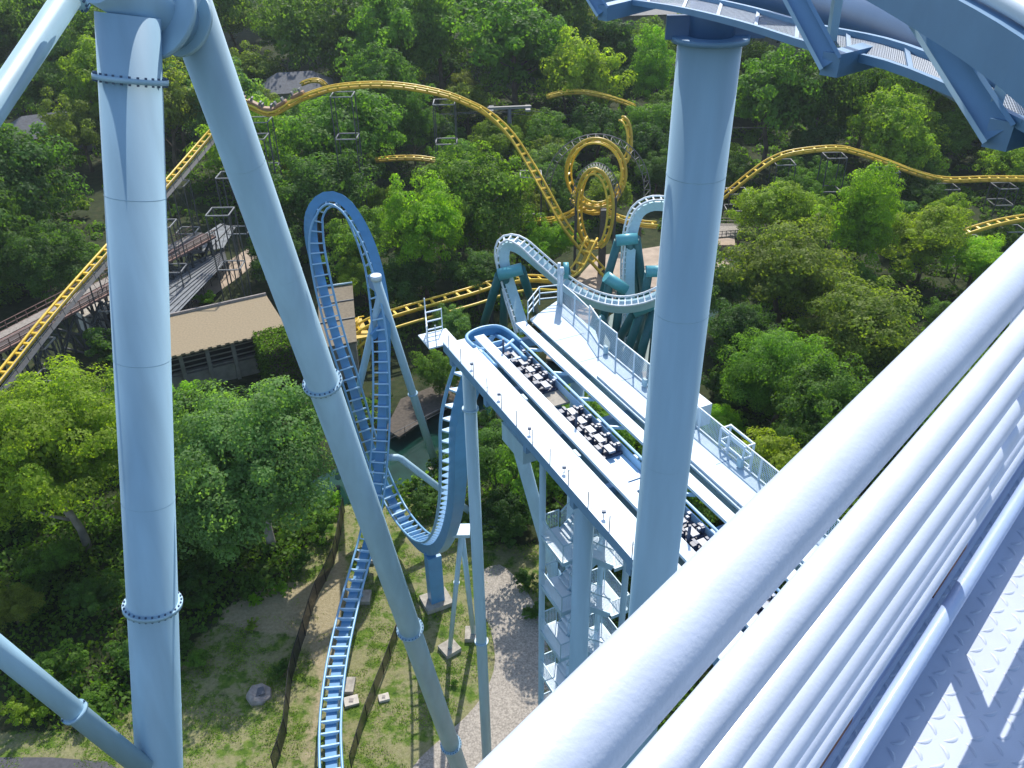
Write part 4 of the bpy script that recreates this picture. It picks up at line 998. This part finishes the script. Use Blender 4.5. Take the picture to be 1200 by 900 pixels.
def bush(loc,r,h,colr,label,group=None,seed=0,name='shrub'):
    g=random.Random(seed+900); o=bpy.data.objects.new(name,CR['bush'][g.randrange(3)]); COL.objects.link(o); o.location=(loc[0],loc[1],loc[2]+h*.42); o.scale=(r,r,h*.58); o.rotation_euler=(0,0,g.uniform(0,6.28))
    c=COLR[colr]; o.color=(*c,1); tag(o,label,'shrub',group); return o
def tree_px(px,py,w,colr,label,asp=1.0,kind=None,seed=0,hf=1.05,cat='tree',name='broadleaf_tree',**k):
    """px,py,w: crown centre and width; asp crown height/width; hf total height / crown width"""
    d=ray(px,py); g0=0
    for _ in range(4):
        # crown centre height = total h - rz
        dep=(H0-g0)/(-d.z+(hf-.5*min(1.15,asp*1.05))*w/FPX); p=CAM+d*dep; g0=gz(p.x,p.y)
    r=w*dep/FPX/2; h=hf*2*r
    kind=kind or ('mid' if dep<170 else 'low')
    return tree((p.x,p.y,g0),r*1.14,h*1.03,kind,colr,label,seed=seed,name=name,cat=cat,**k)
T=[
(300,552,178,'grey','large grey green maple filling the space between column and leg',1.1,'hi'),
(72,560,165,'light','large yellow green tree at the left edge below the trestle',1.1,'hi'),
(212,505,70,'bright','bright lime tree squeezed between the column and the large maple',1.15,'hi'),
(120,500,70,'mid','green tree top in front of the white hut',1.0,'mid'),
(10,215,140,'dark','big dark tree at the left edge above the trestle',1.1,'mid'),
(50,312,88,'deep','rounded deep green tree just above the trestle bridge',1.0,'mid'),
(95,155,68,'olive','olive tree beside the grey hipped roof, left of the column',1.1,'mid'),
(28,110,80,'mid','green tree behind the hipped roof house at the left edge',1.0,'low'),
(75,70,80,'deep','dark green tree under the top left strut',1.0,'low'),
(20,40,70,'olive','pale olive tree in the top left corner',1.0,'low'),
(205,115,60,'deep','tall dark tree seen between the column and the leaning leg',1.4,'low'),
(150,40,60,'mid','tree behind the top of the near column',1.0,'low'),
(298,92,62,'olive','feathery olive tree right of the leaning leg above the yellow train',1.1,'low'),
(345,28,70,'mid','green tree top centre left at the frame top',1.0,'low'),
(270,25,60,'light','light green tree at the top right of the leaning leg',1.0,'low'),
(430,45,95,'deep','broad dark crown above the flat part of the yellow crest',1.1,'low'),
(425,84,45,'light','small lime crown just above the yellow crest, left one',1.0,'low'),
(470,84,40,'light','small lime crown just above the yellow crest, right one',1.1,'low'),
(402,178,130,'mid','wide green tree under the middle of the yellow crest',1.0,'mid'),
(483,140,52,'mid','narrow tall tree under the yellow crest',1.5,'tall'),
(368,240,108,'deep','large tree behind the blue loop on its left',1.0,'mid'),
(345,140,60,'mid','small crown between leaning leg and yellow crest',.9,'mid'),
(562,235,115,'mid','broad green tree in the centre under the yellow descent',1.15,'mid'),
(494,272,80,'bright','bright lime green tall tree right of the blue loop',1.5,'tall'),
(425,290,75,'mid','green tree seen through and beside the blue loop',1.1,'mid'),
(603,75,125,'mid','very large round tree at top centre above the yellow descent',1.0,'low'),
(521,82,42,'dark','small greyish dark crown left of the very large round tree',1.0,'low'),
(530,20,85,'mid','green crown touching the top edge at centre',1.0,'low'),
(655,20,90,'olive','green crown at the top edge under the track end',1.0,'low'),
(712,65,70,'dark','dark crown left of the bright tree beside the big column',1.1,'low'),
(772,82,55,'bright','bright tall tree touching the left of the big column near its top',1.4,'tall'),
(645,165,62,'mid','round crown right of the yellow descent',1.0,'mid'),
(702,155,60,'deep','dark crown above the yellow loops',1.0,'mid'),
(762,150,62,'mid','green crown between yellow loops and the big column',1.1,'mid'),
(583,172,55,'light','light crown tucked under the yellow descent',1.0,'mid'),
(647,289,52,'bright','small round lime tree beside the ice blue crest',1.0,'mid'),
(632,225,60,'dark','dark crown left of the yellow loops',1.1,'mid'),
(770,205,50,'deep','dark crown behind the rear ice blue arch',1.0,'mid'),
(905,110,95,'mid','tall tree right of the big column under the track',1.3,'low'),
(960,120,85,'deep','tall dark tree in the row under the curved track',1.3,'low'),
(1018,118,75,'mid','right end tree of the tall row under the curved track',1.3,'low'),
(1065,160,85,'light','knobbly light tree above the right yellow hill',1.0,'low'),
(1120,162,60,'mid','green tree under the right V bracket',1.0,'low'),
(1172,190,42,'olive','small olive tree near the right edge above the yellow track',1.0,'low'),
(1001,258,80,'bright','tall bright tree in front of the right yellow hill',1.5,'tall'),
(910,252,82,'light','light spreading tree right of the big column',.9,'mid'),
(968,215,48,'mid','small crown just under the right yellow hill',1.0,'mid'),
(1080,232,46,'deep','small crown below the dip of the right yellow track',1.0,'mid'),
(918,325,128,'olive','wide olive tree in the wood right of the big column',.95,'mid'),
(848,340,66,'grey','greyish tree touching the right side of the big column',1.3,'mid'),
(1085,288,84,'light','light green tree left of the short yellow stretch',1.0,'mid'),
(1142,312,66,'bright','bright crown next to the handrail at right',1.0,'mid'),
(1022,385,128,'olive','wide dark olive tree beside the handrail',.95,'mid'),
(915,450,106,'mid','round isolated green tree in the wood left of the handrail',1.2,'hi'),
(845,500,46,'bright','small lime tree behind the platform end right of the big column',1.0,'mid'),
(870,405,85,'dark','dark tree in shade right of the big column',1.1,'mid'),
(985,480,80,'dark','dark crown low beside the handrail',1.0,'mid'),
(860,205,42,'deep','dark crown under the left slope of the right yellow hill',1.0,'mid'),
(532,385,44,'grey','small pale tree behind the left end of the brake run',1.1,'mid'),
(515,445,46,'mid','small tree left of the blue drop',1.2,'mid'),
(580,540,84,'deep','green tree under the brake run beside the slanted leg',1.0,'mid'),
(605,600,60,'dark','dark low tree behind the slanted leg',1.0,'mid'),
(655,470,50,'light','leafy crown seen through the gap of the brake run',1.0,'mid'),
(560,330,70,'dark','dark tree behind the low yellow track',1.0,'mid'),
(475,335,70,'dark','dark tree above the low yellow track left part',1.0,'mid'),
(330,300,66,'dark','dark crown behind the leaning leg above the flat roof',1.0,'mid'),
(18,720,60,'olive','blurry olive young tree at the left edge',1.2,'mid'),
]
for i,t in enumerate(T):
    px,py,w,colr,lb,asp,kind=t
    hf=1.15*asp if asp>1.05 else 1.1
    kw={}
    if i in (0,1): kw['trunk']=3
    if py>560 and w<90: hf=.95
    tree_px(px,py,w,colr,lb,asp,kind,seed=i+1,hf=hf,**kw)
# shrubs near the lawn
S=[(150,765,58,'deep'),(60,790,70,'mid'),(110,700,60,'deep'),(30,830,50,'light'),(215,742,46,'deep'),(225,775,36,'mid'),(240,700,40,'deep'),(60,660,60,'mid'),(110,820,45,'mid'),(200,680,60,'dark'),(250,660,50,'deep'),(180,820,35,'mid'),
(300,703,17,'bright'),(328,690,17,'bright'),(296,733,16,'light'),(247,714,13,'bright'),(380,620,42,'mid'),(352,660,30,'deep'),(392,590,30,'bright'),(330,785,24,'deep'),(530,800,12,'mid'),
(500,590,40,'deep'),(545,590,34,'light'),(590,630,44,'dark'),(620,680,30,'dark'),(625,720,26,'deep'),(480,560,26,'mid'),(560,610,40,'deep'),(520,540,36,'deep'),
(135,410,60,'deep'),(60,470,70,'mid'),(30,500,60,'deep'),(180,300,20,'bright'),(205,250,18,'mid'),(95,245,30,'light'),(115,300,34,'mid'),(240,352,24,'bright'),
(840,540,46,'dark'),(880,580,60,'dark'),(860,470,40,'dark'),(900,520,50,'dark'),(930,540,50,'dark'),(1000,470,50,'dark'),(835,450,50,'dark'),(735,420,26,'light'),(715,440,20,'mid'),(400,330,40,'dark'),(640,560,50,'deep'),(600,510,46,'deep'),(560,480,40,'mid'),(700,600,60,'deep'),(790,640,50,'deep'),(750,560,50,'deep'),(820,600,60,'dark')]
for i,(px,py,w,colr) in enumerate(S):
    d=ray(px,py); dep=H0/(-d.z+.35*w/FPX); p=CAM+d*dep; r=w*dep/FPX/2
    where='in the undergrowth left of the lawn' if px<260 and py>600 else 'around the sand and the blue track' if px<400 and py>580 else 'below the brake run' if 480<=px<=830 and py>400 else 'beside trestle and flat roof' if px<500 else 'in the shaded wood right of the big column'
    one={12:'lime shrub on the sand, left of the large maple trunk',13:'lime shrub at the foot of the large maple trunk',14:'yellowish tuft on the sand above the lawn',15:'tiny lime shrub at the dark edge of the sand',19:'dark shrub casting a shadow beside the marker stone',20:'small round bush right of the gravel footings'}.get(i)
    bush((p.x,p.y,gz(p.x,p.y)-.05),r,r*1.5,colr,one or '%s shrub %s'%({'dark':'dark','deep':'deep green','mid':'mid green','light':'light green','bright':'lime green','olive':'olive'}[colr],where),None if one else 'shrubs '+where,seed=i)
# ivy hedge on the building end
p=T3((340,404),2.5); o=MB(); th=thing('ivy_hedge','thick square ivy hedge at the right end of the tan flat roof','hedge',(p.x,p.y,0))
gh=np.random.default_rng(5); N=9000; X=ax; Yv=Vector((-X.y,X.x,0))
me_c=np.empty((N,3)); 
c=T3((330,392),5.5)
vs=[];fs=[]
for i in range(N):
    u=gh.uniform(-3.4,3.4); v=gh.uniform(-4.2,1.2); z=gh.uniform(-5.2,.6)
    f=gh.integers(0,4)
    if f==0: z=.6+gh.normal()*.15
    elif f==1: v=-4.2+gh.normal()*.18
    elif f==2: u=-3.4+gh.normal()*.18
    else: u=3.4+gh.normal()*.18
    p_=c+X*u+Yv*v+Vector((0,0,z)); n_=Vector(gh.normal(size=3)).normalized(); t_=n_.orthogonal().normalized()*.16; b_=n_.cross(t_)*.7
    k=len(vs); vs+=[p_-t_,p_-b_,p_+t_,p_+b_]; fs.append((k,k+1,k+2,k+3))
mb=MB(); mb.v=[tuple(v) for v in vs]; mb.f=fs; o=mb.build('foliage',M['leaf'],th); o.color=(.075,.14,.02,1)
at=o.data.attributes.new('tone','FLOAT','POINT'); at.data.foreach_set('value',np.repeat(gh.uniform(0,1,N),4))
MB().box(c+Yv*-1.5+Vector((0,0,-2.5)),6.2,5,5.4,X,Yv).build('stems',M['bark'],th)
# fill the wood
def place(x,y):
    if x<125: return 'left of the near column'
    if x<330 and y<330: return 'between near column and leaning leg'
    if y>=330 and x<700: return 'under and around the brake run'
    if x<500: return 'under the left half of the yellow crest'
    if x<640: return 'under the yellow descent'
    if x<850: return 'around the yellow loops'
    if y<215: return 'above the right yellow hill'
    if x<960: return 'beside the right flank of the big column'
    return 'between right yellow hill and handrail'
for kx in range(150,420,22):
    for ky in(360,385,410,430): KEEP.append((kx,ky,96,12))
for kx,ky in((80,205),(92,225),(105,245),(112,225)): KEEP.append((kx,ky,200,16))
for kx,ky in((215,345),(240,330),(215,300),(280,300),(255,360),(250,395)): KEEP.append((kx,ky,115,16))
NOFILL=[[(-200,900),(-200,640),(640,640),(900,900)],[(180,260),(330,270),(330,300),(420,330),(420,520),(380,560),(150,480),(-20,470),(-20,380),(110,310)],
 [(60,190),(130,200),(130,260),(80,270)],[(440,400),(600,400),(640,500),(640,640),(400,640),(400,480)],[(600,330),(700,290),(840,290),(840,560),(640,520)],[(196,232),(222,222),(226,246),(196,252)]]
def blocked(x,y,r,h):
    z0=gz(x,y); cz=z0+h*.6; X_,Y_,D_=pix((x,y,cz)); rp=r*FPX/D_
    gx,gy,_=pix((x,y,z0)); 
    for pl in NOFILL:
        if inpoly(gx,gy,pl): return True
    for (kx,ky,kd,kr) in KEEP:
        if kd>D_-3 and abs(kx-X_)<rp+kr*.4 and abs(ky-Y_)<rp*1.1+kr*.4: return True
    for (tx,ty,tr) in TREES:
        if math.hypot(tx-x,ty-y)<(tr+r)*.62: return True
    if river_d(x,y)<1.5: return True
    return False
fr_=random.Random(21); nf=0; far_list=[]
y=62.
while y<420:
    stp=8.2+ (y-60)*.05; half=.68*y+45; x=-half
    while x<half:
        X=x+fr_.uniform(-.35,.35)*stp; Yy=y+fr_.uniform(-.35,.35)*stp; r=stp*fr_.uniform(.56,.80); h=r*fr_.uniform(2.0,2.9)+2
        x+=stp
        a_=pix((X,Yy,gz(X,Yy)+h*.6))
        if not(-90<a_[0]<1290 and -60<a_[1]<800): continue
        ok=not blocked(X,Yy,r,h)
        if not ok:  # try a smaller understorey tree
            r*=.5; h=r*2.0+1
            if blocked(X,Yy,r,h): continue
        co=fr_.choice(['mid','mid','deep','deep','dark','olive','light','grey'])
        if Yy>222: far_list.append((X,Yy,r,h,co)); TREES.append((X,Yy,r)); continue
        tree((X,Yy,gz(X,Yy)),r,h,'low' if Yy>120 else 'mid',co,{'mid':'mid green','deep':'deep green','dark':'dark green','olive':'olive','light':'light green','grey':'grey green'}[co]+' tree of the dense wood '+place(a_[0],a_[1]),'%s trees of the dense wood %s'%(co,place(a_[0],a_[1])),seed=100+nf); nf+=1
    y+=stp*.86
print('fill trees',nf,'far',len(far_list),'named',len(T))
# far wood as one mass
src=CR['low'][0]; n0=len(src.vertices); co_=np.empty(n0*3); src.vertices.foreach_get('co',co_); co_=co_.reshape(-1,3); tn=np.empty(n0); src.attributes['tone'].data.foreach_get('value',tn)
keepq=np.zeros(n0//4,bool); keepq[::2]=True; idx=np.repeat(keepq,4)
cc=co_[idx]; ctn=tn[idx]; V_=[];TN=[]
for (X,Yy,r,h,c) in far_list:
    a=fr_.uniform(0,6.28); R2=np.array([[math.cos(a),-math.sin(a),0],[math.sin(a),math.cos(a),0],[0,0,1]]); rz=min(r*1.15,h*.45)
    V_.append((cc@R2.T)*np.array([r,r,rz])+np.array([X,Yy,gz(X,Yy)+h-rz])); TN.append(np.clip(ctn*.7+{'light':.35,'mid':.15,'olive':.2,'grey':.15}.get(c,-.05),0,1))
V_=np.concatenate(V_); TN=np.concatenate(TN); N=len(V_)//4
me=bpy.data.meshes.new('far_wood'); me.vertices.add(4*N); me.vertices.foreach_set('co',V_.ravel()); me.loops.add(4*N); me.loops.foreach_set('vertex_index',np.arange(4*N)); me.polygons.add(N); me.polygons.foreach_set('loop_start',np.arange(N)*4); me.update(calc_edges=True)
at=me.attributes.new('tone','FLOAT','POINT'); at.data.foreach_set('value',TN); me.materials.append(M['leaf'])
o=bpy.data.objects.new('far_wood',me); COL.objects.link(o); o.color=(.105,.185,.030,1); tag(o,'distant green wood along the top edge of the picture','wood',None,'stuff')

# undergrowth: ground cover between the trunks
gu=np.random.default_rng(77); cl=[]
rr2=random.Random(5)
while len(cl)<4200:
    yy=(40+rr2.random()*30) if rr2.random()<.27 else 58+rr2.random()**1.3*190; xx=rr2.uniform(-1,1)*(.66*yy+12)
    gx,gy,_=pix((xx,yy,gz(xx,yy)))
    if river_d(xx,yy)<.8 or any(inpoly(gx,gy,p) for p in NOFILL[1:3]+NOFILL[4:]+[[(-60,850),(130,845),(205,770),(240,725),(330,690),(380,590),(640,620),(700,900),(-60,900)],[(600,330),(700,290),(860,260),(860,400),(700,470)],[(445,400),(600,425),(600,470),(450,530)]]): continue
    cl.append((xx,yy,gz(xx,yy),rr2.uniform(.9,2.3),rr2.random()))
cl=np.array(cl); nl=46; ci=np.repeat(np.arange(len(cl)),nl); N=len(ci); d=gu.normal(size=(N,3)); d[:,2]=abs(d[:,2]); d/=np.linalg.norm(d,axis=1)[:,None]
pos=cl[ci][:,:3]+d*cl[ci][:,3:4]*(.8+.3*gu.random(N))[:,None]*np.array([1,1,.75]); nrm=d+gu.normal(size=(N,3))*.5; nrm/=np.linalg.norm(nrm,axis=1)[:,None]
t=np.cross(nrm,gu.normal(size=(N,3))); t/=np.linalg.norm(t,axis=1)[:,None]; b=np.cross(nrm,t); L=(.17+.0011*cl[ci][:,1])[:,None]*gu.uniform(.6,1.3,N)[:,None]; W=L*.7
v=np.stack([pos-t*L,pos-b*W,pos+t*L,pos+b*W],1).reshape(-1,3)
me=bpy.data.meshes.new('undergrowth'); me.vertices.add(4*N); me.vertices.foreach_set('co',v.ravel()); me.loops.add(4*N); me.loops.foreach_set('vertex_index',np.arange(4*N)); me.polygons.add(N); me.polygons.foreach_set('loop_start',np.arange(N)*4); me.update(calc_edges=True)
at=me.attributes.new('tone','FLOAT','POINT'); at.data.foreach_set('value',np.repeat(np.clip(cl[ci][:,4]*.7+gu.random(N)*.3,0,1),4)); me.materials.append(M['leaf'])
o=bpy.data.objects.new('undergrowth',me); COL.objects.link(o); o.color=(.075,.145,.022,1); tag(o,'low green undergrowth covering the forest floor between the trees','undergrowth',None,'stuff')

# grass tufts on the lawn
gt=np.random.default_rng(9); pts=[]
rr3=random.Random(6)
lx=[p[0] for p in LAWN]; ly=[p[1] for p in LAWN]
while len(pts)<2600:
    xx=rr3.uniform(max(min(lx),-45),min(max(lx),12)); yy=rr3.uniform(max(min(ly),30),max(ly))
    if not inpoly(xx,yy,LAWN) or inpoly(xx,yy,SAND) and rr3.random()<.9: continue
    gx,gy,_=pix((xx,yy,0))
    if inpoly(gx,gy,[(566,668),(607,680),(640,752),(640,850),(560,1000),(480,905),(580,775)]): continue
    if math.sin(xx*.9+math.sin(yy*.7)*2)+math.sin(yy*1.1+xx*.4)<-.2: continue
    pts.append((xx,yy,gz(xx,yy)+.02,rr3.uniform(.08,.3),rr3.random()))
pts=np.array(pts); nl=22; ci=np.repeat(np.arange(len(pts)),nl); N=len(ci)
pos=pts[ci][:,:3]+np.c_[gt.normal(size=(N,2))*.28,abs(gt.normal(size=N))*.04+.02]; nrm=gt.normal(size=(N,3))*.6+np.array([0,0,.8]); nrm/=np.linalg.norm(nrm,axis=1)[:,None]
t=np.cross(nrm,gt.normal(size=(N,3))); t/=np.linalg.norm(t,axis=1)[:,None]; b=np.cross(nrm,t); L=.065*gt.uniform(.6,1.5,N)[:,None]; W=L*.4
v=np.stack([pos-t*L,pos-b*W,pos+t*L,pos+b*W],1).reshape(-1,3)
me=bpy.data.meshes.new('grass_tufts'); me.vertices.add(4*N); me.vertices.foreach_set('co',v.ravel()); me.loops.add(4*N); me.loops.foreach_set('vertex_index',np.arange(4*N)); me.polygons.add(N); me.polygons.foreach_set('loop_start',np.arange(N)*4); me.update(calc_edges=True)
at=me.attributes.new('tone','FLOAT','POINT'); at.data.foreach_set('value',np.repeat(np.clip(pts[ci][:,4]*.7+gt.random(N)*.3,0,1),4)); me.materials.append(M['leaf'])
o=bpy.data.objects.new('grass_tufts',me); COL.objects.link(o); o.color=(.15,.24,.03,1); tag(o,'tufted grass over the lawn around the blue track','grass',None,'stuff')

# summer air: even pale haze in one closed box
hb=MB(); hb.box((0,500,40),2400,1500,90); hm=bpy.data.materials.new('haze'); hm.use_nodes=True; nt=hm.node_tree
for n in list(nt.nodes):
    if n.type!='OUTPUT_MATERIAL': nt.nodes.remove(n)
pv=nt.nodes.new('ShaderNodeVolumePrincipled'); pv.inputs['Density'].default_value=.00013; pv.inputs['Color'].default_value=(.80,.90,1,1); pv.inputs['Anisotropy'].default_value=.2
nt.links.new(pv.outputs[0],nt.nodes['Material Output'].inputs['Volume'])
o=hb.build('haze',hm); o['kind']='stuff'; o['label']='thin pale summer haze over the whole wood'
